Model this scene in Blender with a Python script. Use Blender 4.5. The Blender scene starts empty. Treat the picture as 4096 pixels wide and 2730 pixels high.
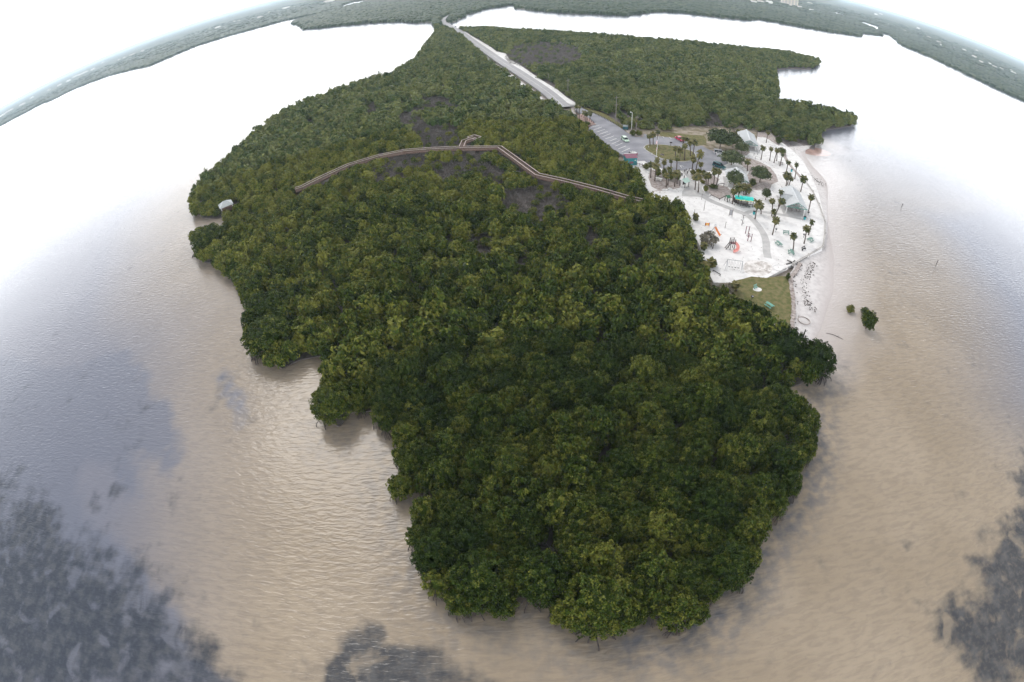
import bpy, bmesh, math, random
import numpy as np
from mathutils import Matrix, Vector
from mathutils.geometry import tessellate_polygon

# ------------------------------------------------------------------ camera, sky, sun, exposure
sc = bpy.context.scene
COL = sc.collection
R = math.radians
EYE = 66.0                                   # the drone hovers 66 m above the bay
cd = bpy.data.cameras.new('camera'); cam = bpy.data.objects.new('camera', cd); COL.objects.link(cam); sc.camera = cam
FOC, PITCH, ROLL = 2090.8 / 4096 * 36, R(41.056), R(-3.522)
cd.type = 'PANO'; cd.panorama_type = 'FISHEYE_LENS_POLYNOMIAL'      # action camera fisheye, the horizon bows
cd.sensor_fit = 'HORIZONTAL'; cd.sensor_width = 36; cd.sensor_height = 24; cd.fisheye_fov = R(180)
cd.fisheye_polynomial_k0 = 0; cd.fisheye_polynomial_k1 = -1 / FOC
cd.fisheye_polynomial_k2 = 0; cd.fisheye_polynomial_k3 = 0; cd.fisheye_polynomial_k4 = 0
cr, sr, cp, sp = math.cos(ROLL), math.sin(ROLL), math.cos(PITCH), math.sin(PITCH)
ex, ey, ez = (cr, sr * sp, sr * cp), (-sr, cr * sp, cr * cp), (0, cp, -sp)
cam.matrix_world = Matrix(((ex[0], ey[0], -ez[0], 0), (ex[1], ey[1], -ez[1], 0), (ex[2], ey[2], -ez[2], EYE), (0, 0, 0, 1)))
cd.clip_start = 0.1; cd.clip_end = 120000

VEIL = (50.0, 5.0)                            # cloud veil brightness at the horizon and overhead
SUN_EL, SUN_AZ = R(46), R(-24)               # behind thin overcast, ahead and to the left (azimuth from +Y, clockwise)
world = bpy.data.worlds.new('World'); sc.world = world; world.use_nodes = True
wn, wl = world.node_tree.nodes, world.node_tree.links
wn.clear()
sky = wn.new('ShaderNodeTexSky'); sky.sky_type = 'NISHITA'; sky.sun_disc = False
sky.sun_elevation = SUN_EL; sky.sun_rotation = SUN_AZ
sky.altitude = 0; sky.air_density = 1.0; sky.dust_density = 6.0; sky.ozone_density = 1.0
hsv = wn.new('ShaderNodeHueSaturation'); hsv.inputs['Saturation'].default_value = 0.35     # veiled by high cloud
hsv.inputs['Value'].default_value = 0.5
tcw = wn.new('ShaderNodeTexCoord'); sep = wn.new('ShaderNodeSeparateXYZ'); wl.new(tcw.outputs['Generated'], sep.inputs[0])
up = wn.new('ShaderNodeMath'); up.operation = 'ABSOLUTE'; wl.new(sep.outputs['Z'], up.inputs[0])
lowb = wn.new('ShaderNodeMapRange'); lowb.inputs['From Min'].default_value = 0.0; lowb.inputs['From Max'].default_value = 0.56
lowb.inputs['To Min'].default_value = VEIL[0]; lowb.inputs['To Max'].default_value = VEIL[1]; lowb.interpolation_type = 'SMOOTHERSTEP'
wl.new(up.outputs[0], lowb.inputs['Value'])
cl = wn.new('ShaderNodeTexNoise'); cl.inputs['Scale'].default_value = 2.2; cl.inputs['Detail'].default_value = 5
wl.new(tcw.outputs['Generated'], cl.inputs['Vector'])
clm = wn.new('ShaderNodeMapRange'); clm.inputs['From Min'].default_value = .3; clm.inputs['From Max'].default_value = .7
clm.inputs['To Min'].default_value = .8; clm.inputs['To Max'].default_value = 1.2; wl.new(cl.outputs['Fac'], clm.inputs['Value'])
mul = wn.new('ShaderNodeMath'); mul.operation = 'MULTIPLY'; wl.new(lowb.outputs[0], mul.inputs[0]); wl.new(clm.outputs[0], mul.inputs[1])
veil = wn.new('ShaderNodeVectorMath'); veil.operation = 'SCALE'; veil.inputs[0].default_value = (.94, .965, 1.0); wl.new(mul.outputs[0], veil.inputs['Scale'])
addc = wn.new('ShaderNodeVectorMath'); addc.operation = 'ADD'
bgd = wn.new('ShaderNodeBackground'); bgd.inputs['Strength'].default_value = 0.1
wo = wn.new('ShaderNodeOutputWorld')
wl.new(sky.outputs[0], hsv.inputs['Color']); wl.new(hsv.outputs[0], addc.inputs[0]); wl.new(veil.outputs[0], addc.inputs[1])
wl.new(addc.outputs[0], bgd.inputs[0]); wl.new(bgd.outputs[0], wo.inputs[0])

sd = bpy.data.lights.new('sun', 'SUN'); sun = bpy.data.objects.new('sun', sd); COL.objects.link(sun)
sd.energy = 1.0; sd.angle = R(24); sd.color = (1.0, 0.96, 0.9)
to_sun = Vector((math.sin(SUN_AZ) * math.cos(SUN_EL), math.cos(SUN_AZ) * math.cos(SUN_EL), math.sin(SUN_EL)))
sun.rotation_euler = to_sun.to_track_quat('Z', 'Y').to_euler(); sun.location = to_sun * 300

sc.view_settings.view_transform = 'Standard'; sc.view_settings.look = 'None'
sc.view_settings.exposure = 0.06; sc.view_settings.gamma = 1.0; sc.view_settings.use_curve_mapping = False
sc.render.engine = 'CYCLES'
sc.cycles.max_bounces = 5; sc.cycles.diffuse_bounces = 2; sc.cycles.glossy_bounces = 3; sc.cycles.transparent_max_bounces = 6
sc.cycles.volume_bounces = 1
sc.cycles.use_denoising = True; sc.cycles.denoiser = 'OPENIMAGEDENOISE'; sc.cycles.denoising_prefilter = 'ACCURATE'; sc.cycles.denoising_input_passes = 'RGB_ALBEDO_NORMAL'; sc.cycles.use_adaptive_sampling = False

# ------------------------------------------------------------------ places in metres (x right, y ahead, from the point under the drone)
DATA = {'back_ground': [(50.65, 201.82), (61.18, 197.5), (74.16, 202.99), (101.43, 205.42), (111.31, 202.54), (101.81, 184.96), (94.93, 180.09), (86.83, 172.67), (77.48, 163.27), (75.67, 167.28), (73.27, 174.54), (66.84, 181.12),
                 (55.68, 178.25), (46.3, 180.55)],
 'bank_line': [(73.26, 97.66), (69.81, 93.7), (67.1, 91.74), (65.38, 87.9), (63.68, 83.53), (61.22, 78.47), (58.96, 74.73), (57.57, 71.43), (58.23, 68.69), (59.67, 66.8)],
 'bay_lines': [((39.66, 205.94), (35.92, 202.64)), ((40.32, 203.13), (36.21, 199.84)), ((40.77, 200.31), (36.94, 197.0)), ((41.41, 197.39), (37.44, 193.92)), ((42.07, 194.71), (38.1, 191.16)), ((42.66, 191.93), (38.82, 188.46)),
               ((43.3, 189.16), (39.26, 185.63)), ((43.72, 186.16), (40.53, 183.26)), ((44.26, 183.53), (40.59, 180.09)), ((44.84, 180.82), (41.42, 177.66)), ((45.38, 177.78), (41.75, 174.51)), ((46.2, 175.22), (42.37, 171.57)),
               ((62.73, 191.62), (62.79, 187.31)), ((64.85, 191.19), (65.48, 186.26)), ((67.65, 189.98), (68.46, 185.19)), ((60.22, 191.13), (60.1, 188.46)), ((59.78, 158.74), (59.81, 156.9)), ((59.78, 158.74), (60.93, 158.04))],
 'boardwalk': [(-69.0, 156.1), (-66.99, 156.85), (-62.54, 162.3), (-53.78, 171.99), (-43.61, 177.66), (-34.32, 180.16), (-25.47, 179.41), (-13.64, 177.71), (-0.15, 175.28), (10.83, 148.36), (17.56, 143.54), (26.76, 136.42),
               (34.3, 130.09), (38.1, 127.69)],
 'broad': [(81.73, 176.17, 11.74, 7.8, 'oak', 'broad dark oak beside the far pavilion, largest tree of the park'), (88.25, 178.67, 7.67, 5.6, 'oak', "round oak crown touching the far pavilion's left eave"),
           (89.1, 172.07, 5.77, 4.4, 'oak', 'pale green bushy tree over the brush planter before the far pavilion'), (79.8, 160.49, 9.62, 5.0, 'oak', 'spreading tree shading the dark teal car'),
           (84.17, 146.03, 7.62, 5.4, 'oak', 'olive green tree to the right of the middle pavilion'), (72.24, 141.11, 6.28, 5.8, 'oak', 'thin leaved tree in front of the middle pavilion'),
           (79.97, 133.0, 3.46, 3.7, 'oak', 'small round tree with a clear trunk on white sand'), (116.84, 196.15, 3.37, 3.1, 'shrub', 'round bush at the beach head nearest the far pavilion'),
           (123.97, 199.31, 4.82, 2.9, 'shrub', 'yellow tipped bush at the beach head between two green ones'), (121.5, 191.69, 6.99, 2.7, 'shrub', 'low spreading bush reaching onto the beach head'),
           (113.09, 186.7, 3.55, 2.9, 'shrub', 'low bush at the tail of the beach head thicket'), (108.34, 174.6, 3.36, 2.5, 'shrub', 'olive bush at the seaward foot of the leaning palm'),
           (47.01, 155.61, 2.77, 1.9, 'shrub', "green bush behind the teal shed's rail"), (49.22, 149.63, 2.28, 2.6, 'shrub', 'leftmost bush in the shrub bed along the lot kerb'),
           (51.06, 148.6, 2.28, 3.2, 'shrub', 'second bush from left in the shrub bed along the lot kerb'), (52.71, 146.66, 2.47, 3.2, 'shrub', 'tallest bush in the middle of the shrub bed along the lot kerb'),
           (54.86, 146.68, 2.48, 3.2, 'shrub', 'rightmost bush in the shrub bed along the lot kerb'), (61.85, 151.36, 2.36, 1.5, 'shrub', 'yellowish bush at the plaza corner by the bollards'),
           (63.33, 149.84, 2.35, 2.6, 'shrub', 'olive bush in the middle of the plaza thicket'), (65.02, 149.84, 2.14, 2.2, 'shrub', 'bush on the right of the plaza thicket'),
           (60.45, 146.51, 1.67, 1.3, 'shrub', 'low dark hedge bush curving along the plaza'), (62.71, 144.24, 2.07, 1.0, 'shrub', 'low dark bush between the palm pairs'),
           (61.36, 138.02, 1.8, 2.1, 'shrub', "bright green hedge clump at the plaza's right edge"), (64.97, 140.87, 3.27, 1.1, 'shrub', 'bright green hedge clump below the two crossing palms'),
           (50.91, 189.73, 2.77, 2.1, 'shrub', 'greyish bush left in the kerb bed with the lamp post'), (53.36, 189.85, 3.03, 2.0, 'shrub', 'dark bush right in the kerb bed with the lamp post'),
           (35.36, 203.23, 3.16, 1.6, 'shrub', 'dark bush on the red earth by the parking entrance'), (50.18, 203.52, 2.67, 3.0, 'shrub', 'light green bush at the verge behind the dumpster'),
           (80.01, 143.21, 2.75, 2.3, 'shrub', "sparse bush at the middle pavilion's right front corner"), (50.6, 107.39, 4.97, 4.9, 'brush', 'grey leafless brush at the forest edge beside the orange slide'),
           (47.94, 97.31, 2.69, 2.3, 'brush', 'grey green scrub at the forest edge near the swing set'), (47.91, 87.13, 3.89, 2.5, 'brush', 'grey scrub behind the stout fan palm of the lawn'),
           (65.68, 90.59, 1.3, 1.7, 'shrub', 'small bush on the bank corner between sand and lawn'), (78.79, 72.59, 4.1, 4.3, 'lone', 'large lone mangrove bush standing in the shallow water'),
           (81.54, 77.46, 2.61, 1.6, 'lone', 'smaller mangrove bush touching the back of the large lone one'), (77.77, 78.74, 2.46, 1.7, 'tuft', 'small yellowish sprig growing in the shallow water')],
 'bush_bed': [(49.5, 195.08), (50.18, 191.5), (51.8, 188.81), (54.4, 188.09), (55.07, 189.63), (55.08, 193.55), (53.56, 196.75), (51.29, 197.13)],
 'deep_right': [(146.95, 134.5), (144.49, 110.89), (134.99, 82.84), (121.61, 61.75), (110.64, 45.35), (115.49, 36.42), (148.0, 42.0), (327.04, 151.03), (241.26, 164.02)],
 'far_shore': [(-1836.32, 1456.56), (-1705.98, 1478.15), (-1637.04, 1556.55), (-1504.07, 1444.37), (-1444.33, 1528.92), (-1203.65, 1441.3), (-1006.73, 1295.43), (-920.59, 1231.96), (-809.01, 1131.9), (-792.96, 1229.87),
               (-789.47, 1345.5), (-717.96, 1374.76), (-628.16, 1380.89), (-560.6, 1434.38), (-452.45, 1408.5), (-408.14, 1472.8), (-446.87, 1617.09), (-469.28, 1751.86), (-457.76, 1826.76), (-411.83, 1805.47)],
 'gaps': [[(-3.98, 156.96), (-4.74, 154.44), (-6.81, 152.92), (-9.65, 152.79), (-12.55, 154.09), (-14.78, 156.51), (-15.74, 159.44), (-16.14, 173.28), (-13.88, 174.99), (-10.67, 175.11), (-7.43, 173.6), (-5.09, 170.91)],
          [(17.22, 126.42), (15.62, 123.62), (12.08, 121.88), (7.54, 121.63), (3.11, 122.94), (-0.14, 125.51), (-1.31, 128.67), (0.02, 140.67), (3.84, 142.64), (9.03, 142.89), (14.06, 141.37), (17.49, 138.53)],
          [(-14.45, 182.11), (-15.23, 178.89), (-17.66, 177.08), (-21.14, 177.13), (-24.82, 179.05), (-27.78, 182.41), (-29.2, 186.35), (-30.58, 202.88), (-27.88, 204.94), (-23.88, 204.79), (-19.76, 202.52), (-16.69, 198.81)],
          [(3.05, 134.67), (2.68, 133.53), (1.77, 132.8), (0.56, 132.66), (-0.63, 133.16), (-1.5, 134.16), (-1.8, 135.4), (-1.56, 146.0), (-0.58, 146.81), (0.74, 146.96), (2.05, 146.41), (2.96, 145.31)],
          [(-29.56, 212.82), (-30.12, 210.15), (-32.29, 208.86), (-35.51, 209.28), (-38.99, 211.35), (-41.86, 214.57), (-43.3, 218.08), (-45.81, 236.16), (-43.39, 237.57), (-39.72, 236.99), (-35.87, 234.62), (-32.92, 231.15)],
          [(-56.56, 245.08), (-56.68, 242.77), (-58.03, 241.72), (-60.26, 242.19), (-62.81, 244.09), (-65.03, 246.95), (-66.31, 250.02), (-70.84, 269.89), (-69.35, 271.05), (-66.84, 270.46), (-64.03, 268.31), (-61.71, 265.21)],
          [(-20.38, 194.26), (-21.06, 191.99), (-23.27, 190.88), (-26.44, 191.21), (-29.8, 192.93), (-32.49, 195.63), (-33.74, 198.58), (-35.45, 214.83), (-33.0, 216.03), (-29.41, 215.57), (-25.71, 213.62), (-22.94, 210.73)],
          [(-31.04, 153.85), (-31.55, 152.19), (-33.48, 151.41), (-36.34, 151.72), (-39.42, 153.07), (-41.93, 155.11), (-43.16, 157.31), (-45.67, 170.04), (-43.51, 170.87), (-40.28, 170.46), (-36.91, 168.94), (-34.33, 166.75)],
          [(24.32, 108.32), (23.74, 107.5), (22.48, 106.97), (20.89, 106.86), (19.38, 107.21), (18.34, 107.93), (18.05, 108.81), (19.89, 117.21), (21.23, 117.79), (22.96, 117.91), (24.62, 117.53), (25.73, 116.76)],
          [(-12.36, 152.99), (-13.02, 151.49), (-14.95, 150.72), (-17.65, 150.9), (-20.45, 151.97), (-22.62, 153.69), (-23.56, 155.59), (-24.55, 167.99), (-22.42, 168.8), (-19.4, 168.57), (-16.35, 167.36), (-14.09, 165.53)],
          [(-23.09, 165.3), (-24.15, 164.14), (-27.35, 163.96), (-31.89, 164.86), (-36.66, 166.66), (-40.41, 168.89), (-42.03, 170.9), (-43.81, 183.95), (-40.15, 183.97), (-35.02, 182.82), (-29.9, 180.88), (-26.15, 178.68)],
          [(-2.73, 107.26), (-3.21, 106.5), (-4.52, 106.07), (-6.29, 106.09), (-8.08, 106.56), (-9.42, 107.36), (-9.94, 108.27), (-10.13, 116.57), (-8.72, 117.04), (-6.77, 117.0), (-4.83, 116.49), (-3.42, 115.63)],
          [(59.51, 356.57), (52.89, 336.98), (42.12, 324.47), (29.88, 321.44), (18.57, 328.47), (10.42, 344.37), (7.71, 365.89), (12.92, 414.3), (24.89, 430.51), (40.82, 434.38), (55.31, 424.7), (63.57, 404.88)],
          [(-20.26, 238.44), (-21.14, 235.55), (-23.93, 234.26), (-27.94, 234.92), (-32.19, 237.41), (-35.58, 241.13), (-37.16, 245.07), (-38.92, 265.24), (-35.78, 266.58), (-31.21, 265.69), (-26.54, 262.87), (-23.07, 258.93)],
          [(0.97, 146.94), (0.41, 145.65), (-1.02, 144.89), (-2.96, 144.85), (-4.89, 145.55), (-6.33, 146.81), (-6.88, 148.31), (-6.81, 159.96), (-5.25, 160.79), (-3.12, 160.81), (-1.0, 160.03), (0.51, 158.67)],
          [(95.36, 206.3), (93.86, 204.17), (91.49, 202.43), (88.9, 201.53), (86.77, 201.68), (85.62, 202.84), (85.75, 204.7), (93.18, 221.08), (95.67, 222.97), (98.51, 223.99), (100.9, 223.86), (102.16, 222.6)],
          [(-15.55, 197.38), (-15.84, 195.19), (-16.86, 193.84), (-18.34, 193.67), (-19.92, 194.72), (-21.17, 196.74), (-21.77, 199.22), (-23.02, 215.41), (-21.92, 216.93), (-20.26, 217.12), (-18.53, 215.91), (-17.2, 213.67)]],
 'grass': [(51.85, 90.83), (53.8, 91.31), (56.46, 92.16), (60.03, 91.42), (64.35, 92.04), (66.69, 91.76), (65.19, 87.52), (63.5, 83.18), (61.22, 78.47), (58.89, 74.73), (56.48, 73.36), (56.33, 75.57), (54.88, 77.61),
           (53.42, 79.69), (52.28, 81.44), (50.49, 83.97), (49.24, 84.4), (49.28, 86.88)],
 'hero_trees': [(8.75, 22.15, 5.03, 'big round mangrove at the very tip of the island, nearest the camera'), (-11.5, 30.77, 3.66, 'yellowish mangrove bulging at the lower left corner of the island tip'),
                (-5.78, 26.48, 4.27, "wide mangrove just left of the sandy gap in the tip's shore"), (1.91, 26.33, 3.97, "mangrove right of the sandy gap, behind the tip's round mangrove"),
                (18.23, 20.18, 3.13, "mangrove leaning over the shore right of the tip's round mangrove"), (26.8, 24.8, 3.51, 'mangrove bulging at the lower right corner of the island tip'),
                (-31.41, 58.69, 3.96, 'round mangrove on the small left headland beside the sheltered notch'), (-50.4, 78.08, 5.79, 'dark mangrove at the foot of the upper left headland above the notch'),
                (-54.13, 87.83, 5.53, 'tall mangrove on the outer edge of the upper left headland'), (57.27, 61.22, 4.19, 'mangrove on the right headland below the beach'),
                (52.67, 65.15, 4.53, 'mangrove behind the right headland, next to the driftwood stumps'), (-89.86, 127.94, 6.31, 'far left mangrove below the small roofed gazebo'),
                (-17.5, 42.23, 2.33, 'small mangrove on the left shore above the tip'), (4.53, 21.88, 2.33, 'mangrove flanking the tip tree on its left'), (12.82, 21.21, 2.36, 'mangrove flanking the tip tree on its right'),
                (-11.08, 26.93, 2.59, 'mangrove below the yellowish corner tree on the lower left shore'), (21.15, 19.54, 1.84, 'small mangrove at the right end of the tip shore'),
                (-8.25, 24.3, 2.37, 'mangrove overhanging the lower left shore of the tip'), (-3.38, 23.76, 2.24, 'mangrove closing the left side of the sandy gap'),
                (29.7, 25.91, 2.35, 'outermost mangrove of the lower right corner'), (-14.02, 33.83, 2.3, 'mangrove on the left shore above the yellowish corner tree')],
 'houses_left': [(-3511, 2840, 51.0), (-3755, 3121, 83.0), (-3410, 2986, 52.0), (-4054, 3691, 39.0), (-3448, 3350, 27.0), (-3287, 3323, 40.0), (-3126, 3269, 39.0), (-3676, 3959, 77.0), (-3408, 3774, 87.0), (-3083, 3540, 40.0),
                 (-4311, 5147, 38.0), (-2456, 3111, 17.0), (-2449, 3165, 17.0), (-2156, 2874, 41.0), (-2177, 3023, 21.0), (-1290, 2437, 31.0), (-1430, 2912, 18.0), (-1290, 2681, 21.0), (-1311, 2969, 14.0), (-984, 2259, 25.0),
                 (-1174, 2830, 17.0), (-1064, 2806, 43.0), (-984, 2716, 16.0), (-678, 2310, 48.0)],
 'houses_right': [(735, 1478, 16.0), (723, 1432, 16.0), (763, 1468, 21.0), (825, 1530, 23.0), (940, 1654, 19.0), (1430, 2252, 26.0), (1037, 1657, 13.0), (703, 1170, 9.0), (978, 1600, 18.0), (971, 1514, 18.0), (1025, 1558, 12.0),
                  (1030, 1535, 9.0), (3028, 3722, 31.0), (4126, 4982, 42.0), (1603, 1766, 15.0), (2964, 3121, 28.0), (1806, 1826, 21.0), (1669, 1625, 23.0), (1570, 1518, 11.0), (1349, 1266, 9.0), (1770, 1630, 16.0),
                  (1965, 1745, 21.0), (1683, 1436, 22.0), (1504, 1249, 19.0), (1677, 1351, 17.0), (1584, 1250, 20.0), (1708, 1315, 17.0), (1841, 1355, 22.0), (1670, 1187, 13.0), (3037, 2581, 19.0), (2044, 1516, 17.0),
                  (1682, 1961, 17.0), (1652, 1879, 12.0), (1362, 1220, 12.0), (1566, 1673, 11.0), (1493, 1124, 9.0)],
 'island_canopy': [(-69.6, 649.42), (-59.98, 560.67), (-59.81, 508.13), (-60.96, 465.55), (-59.07, 434.28), (-59.92, 400.57), (-62.99, 376.67), (-68.58, 354.32), (-81.09, 342.35), (-92.62, 329.1), (-104.38, 319.14),
                   (-114.39, 305.22), (-121.09, 291.93), (-125.94, 275.56), (-126.43, 254.12), (-124.76, 233.05), (-125.15, 215.68), (-126.97, 204.96), (-128.54, 194.53), (-125.05, 179.9), (-120.19, 166.27), (-111.48, 152.74),
                   (-106.2, 147.81), (-98.37, 145.36), (-93.96, 145.55), (-91.38, 140.24), (-95.64, 140.03), (-102.07, 141.93), (-102.16, 134.73), (-97.38, 126.75), (-90.14, 116.49), (-82.18, 113.18), (-77.09, 107.24),
                   (-71.0, 103.09), (-66.64, 97.63), (-63.32, 92.71), (-62.05, 87.58), (-59.21, 82.6), (-55.7, 76.51), (-51.74, 71.56), (-46.64, 68.35), (-43.23, 69.69), (-40.8, 71.09), (-39.13, 71.83), (-37.37, 69.26),
                   (-35.33, 65.63), (-36.39, 61.85), (-35.65, 58.17), (-34.52, 55.15), (-32.07, 53.17), (-29.33, 53.09), (-27.37, 54.9), (-26.93, 56.8), (-25.19, 57.01), (-23.05, 53.78), (-20.55, 51.41), (-19.63, 49.63),
                   (-20.38, 47.11), (-20.0, 43.85), (-19.36, 41.12), (-18.2, 39.37), (-16.26, 39.19), (-15.48, 41.41), (-15.62, 39.17), (-16.59, 35.59), (-15.97, 33.17), (-15.5, 30.82), (-14.86, 28.23), (-13.91, 26.64),
                   (-11.58, 24.96), (-9.89, 23.55), (-7.17, 21.89), (-5.04, 21.35), (-1.84, 21.9), (-1.17, 22.62), (-1.75, 24.15), (-0.96, 23.8), (0.28, 21.94), (2.35, 21.19), (3.21, 22.0), (3.28, 19.66), (3.69, 18.19),
                   (4.65, 17.42), (6.76, 17.71), (9.27, 16.84), (11.96, 17.22), (13.0, 18.81), (13.92, 19.44), (14.96, 19.11), (15.79, 17.5), (17.38, 17.12), (20.28, 17.6), (22.17, 17.83), (22.73, 19.55), (21.67, 20.06),
                   (25.67, 20.52), (28.44, 21.54), (29.97, 23.51), (30.55, 26.08), (32.85, 27.35), (35.86, 29.97), (39.97, 32.94), (43.88, 36.61), (47.23, 40.29), (50.28, 44.82), (52.11, 49.46), (51.78, 52.62), (49.42, 55.61),
                   (53.5, 55.09), (58.21, 57.32), (61.46, 59.91), (62.54, 64.17), (60.56, 66.58), (57.33, 66.62), (57.28, 68.6), (57.2, 72.71), (55.75, 76.41), (53.62, 78.79), (50.44, 81.28), (48.6, 84.54), (46.01, 88.8),
                   (46.34, 94.04), (47.28, 99.66), (47.75, 105.77), (48.9, 112.4), (50.43, 122.24), (50.58, 130.51), (46.84, 133.47), (42.24, 133.54), (44.14, 142.97), (43.64, 151.72), (41.17, 159.41), (39.02, 170.0),
                   (36.69, 181.88), (34.99, 195.31), (33.41, 212.6), (29.56, 224.78), (22.46, 249.97), (14.22, 287.15), (3.4, 332.72), (-11.42, 409.19), (-29.79, 518.1), (-42.38, 586.26), (-54.34, 619.67)],
 'lawn_back': [(62.54, 193.03), (64.53, 194.33), (67.69, 194.13), (72.44, 192.11), (76.38, 191.68), (80.97, 191.37), (80.3, 186.75), (77.97, 180.73), (75.64, 179.82), (72.94, 178.55), (71.81, 183.41), (69.46, 187.29),
               (66.96, 187.72), (61.94, 189.26)],
 'left_bed': [(33.02, 217.0), (35.67, 219.8), (38.09, 211.42), (38.53, 206.37), (39.25, 204.56), (36.53, 202.5), (34.77, 201.31), (33.56, 206.64)],
 'litter_a': [(48.44, 155.76), (51.07, 151.99), (53.69, 149.91), (56.25, 148.4), (55.04, 143.43), (53.68, 140.57), (50.34, 139.17), (46.63, 138.29), (44.93, 141.56), (45.77, 148.39)],
 'litter_b': [(62.13, 142.12), (67.26, 143.42), (70.29, 141.86), (70.34, 136.45), (69.46, 133.82), (67.33, 134.78), (63.97, 132.65), (62.49, 135.16), (61.7, 138.3)],
 'litter_c': [(87.79, 168.76), (90.73, 168.36), (93.54, 164.38), (95.31, 159.77), (94.36, 153.15), (92.26, 147.42), (88.2, 144.71), (85.79, 141.11), (80.59, 139.65), (77.19, 140.55), (77.06, 145.06), (84.34, 154.73),
              (83.79, 161.29)],
 'litter_d': [(109.13, 199.43), (116.3, 201.75), (115.94, 196.01), (115.92, 189.71), (112.05, 183.89), (111.25, 187.14), (110.38, 193.16), (106.51, 193.39)],
 'litter_e': [(89.41, 176.54), (94.62, 177.98), (93.7, 173.95), (90.49, 170.54), (86.83, 169.39)],
 'litter_f': [(55.52, 137.14), (57.55, 139.83), (58.9, 138.78), (58.83, 135.87), (56.79, 135.59)],
 'litter_g': [(60.64, 150.83), (63.02, 143.84), (64.49, 141.64), (67.26, 143.42), (70.0, 147.59), (68.72, 151.15), (65.02, 153.47)],
 'litter_h': [(58.18, 99.31), (62.0, 98.87), (64.56, 97.46), (63.79, 94.54), (59.94, 92.17), (56.22, 92.94), (55.04, 94.86)],
 'litter_j': [(110.67, 182.0), (111.09, 178.82), (111.21, 176.47), (108.81, 171.5), (106.64, 163.94), (105.47, 158.32), (105.07, 153.08), (103.36, 147.94), (103.17, 150.36), (104.35, 157.52), (105.2, 163.74), (107.46, 172.8),
              (108.3, 177.58)],
 'mid_shore': [(-362.6, 1668.85), (-371.21, 1545.99), (-390.82, 1554.52), (-406.67, 1465.47), (-435.16, 1351.89), (-467.02, 1292.59), (-457.39, 1233.19), (-365.09, 1030.24), (-327.14, 928.01), (-282.68, 883.38), (-217.48, 829.64),
               (-148.99, 776.1), (-117.87, 740.76), (-96.69, 702.69), (-75.1, 688.45), (-65.74, 620.48), (-44.62, 662.46), (-32.11, 761.98), (-7.95, 834.48), (38.75, 879.45), (37.49, 807.31), (50.63, 778.15), (68.0, 740.74),
               (101.65, 696.54), (166.41, 681.93), (192.81, 714.29), (220.92, 754.52), (249.59, 781.7), (293.1, 776.9), (332.0, 764.89), (377.43, 777.28), (399.88, 792.8), (425.41, 825.1), (473.39, 811.77), (545.3, 816.27),
               (675.96, 870.39), (757.7, 974.39), (891.81, 1068.58), (1020.13, 1228.46), (1090.56, 1382.47), (1113.67, 1467.02), (1267.65, 1629.85), (1275.03, 1539.23), (1108.42, 1323.56), (975.12, 1166.2), (1050.95, 1219.17),
               (878.8, 979.14), (825.6, 913.09), (827.43, 832.59), (797.28, 696.6), (806.46, 617.97), (842.49, 582.29)],
 'objs': {'beach_bench': [(100.81, 163.86), (102.49, 163.03)],
          'beach_sign': [(95.98, 171.96), (97.89, 174.5)],
          'beam': [(47.37, 94.74), (48.52, 92.99)],
          'bollards_left': [(34.89, 214.93), (38.37, 205.48)],
          'bollards_up': [(41.19, 219.52), (48.68, 199.37)],
          'boulders': [(47.97, 138.73), (48.98, 138.72), (50.07, 139.64), (50.34, 139.17)],
          'bush_posts': [(51.01, 105.78), (50.98, 104.71)],
          'channel_poles': [(125.23, 97.52), (140.83, 135.1)],
          'chin_bars': [(63.51, 112.18), (64.33, 111.98), (62.47, 108.31), (63.25, 107.93)],
          'convertible': [(46.75, 168.71), (43.03, 166.76)],
          'corner_post': [(70.87, 97.65)],
          'dark_bench': [(76.79, 103.4), (78.47, 104.03)],
          'dead_branches': [(128.26, 196.64)],
          'driftlog': [(66.9, 72.05), (70.39, 69.79)],
          'dumpster': [(48.78, 197.53), (50.77, 197.13)],
          'far_car': [(-48.28, 625.72), (-47.39, 620.1)],
          'far_car2': [(-39.77, 587.77), (-38.84, 582.69)],
          'fence_rail': [(43.97, 136.33), (46.24, 136.95)],
          'flagpole': [(53.47, 165.94)],
          'gate_rail': [(66.97, 141.72), (69.32, 142.38)],
          'gazebo': [(-97.62, 154.56), (-94.46, 156.0)],
          'green_canopy': [(66.05, 131.7)],
          'grills': [(81.23, 110.13), (73.46, 113.03), (90.62, 123.62)],
          'hatchback': [(46.02, 185.64), (46.75, 181.42)],
          'info_board': [(62.61, 121.96), (63.41, 121.61)],
          'island_posts': [(51.53, 173.74), (52.63, 168.72), (53.32, 175.9)],
          'lamp_post': [(52.15, 196.89)],
          'lawn_grill': [(52.56, 83.21)],
          'lawn_seat': [(55.4, 87.45)],
          'lawn_table': [(55.36, 81.58), (56.39, 79.81)],
          'log_bench': [(46.08, 153.07), (46.83, 151.47)],
          'notice_shelter': [(54.56, 141.99), (56.02, 141.29), (54.44, 140.34), (57.08, 143.45)],
          'panel_sign': [(53.12, 116.19), (54.21, 116.17)],
          'park_bench': [(75.34, 112.04), (77.35, 111.87)],
          'park_sign': [(62.52, 177.9), (63.22, 177.73)],
          'picnic': [(71.08, 107.7), (70.83, 104.89), (72.18, 102.34), (73.18, 101.79), (81.9, 108.75), (83.11, 107.99)],
          'planter_rail': [(93.87, 170.94), (92.67, 167.13)],
          'plaque': [(55.85, 168.47), (56.64, 167.55)],
          'plaza_posts': [(59.42, 152.91), (60.27, 153.75), (60.58, 152.68), (59.98, 151.6), (61.51, 154.06), (57.4, 150.23), (57.65, 149.97), (57.62, 147.92)],
          'red_sedan': [(67.85, 186.43), (68.86, 183.2)],
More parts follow.
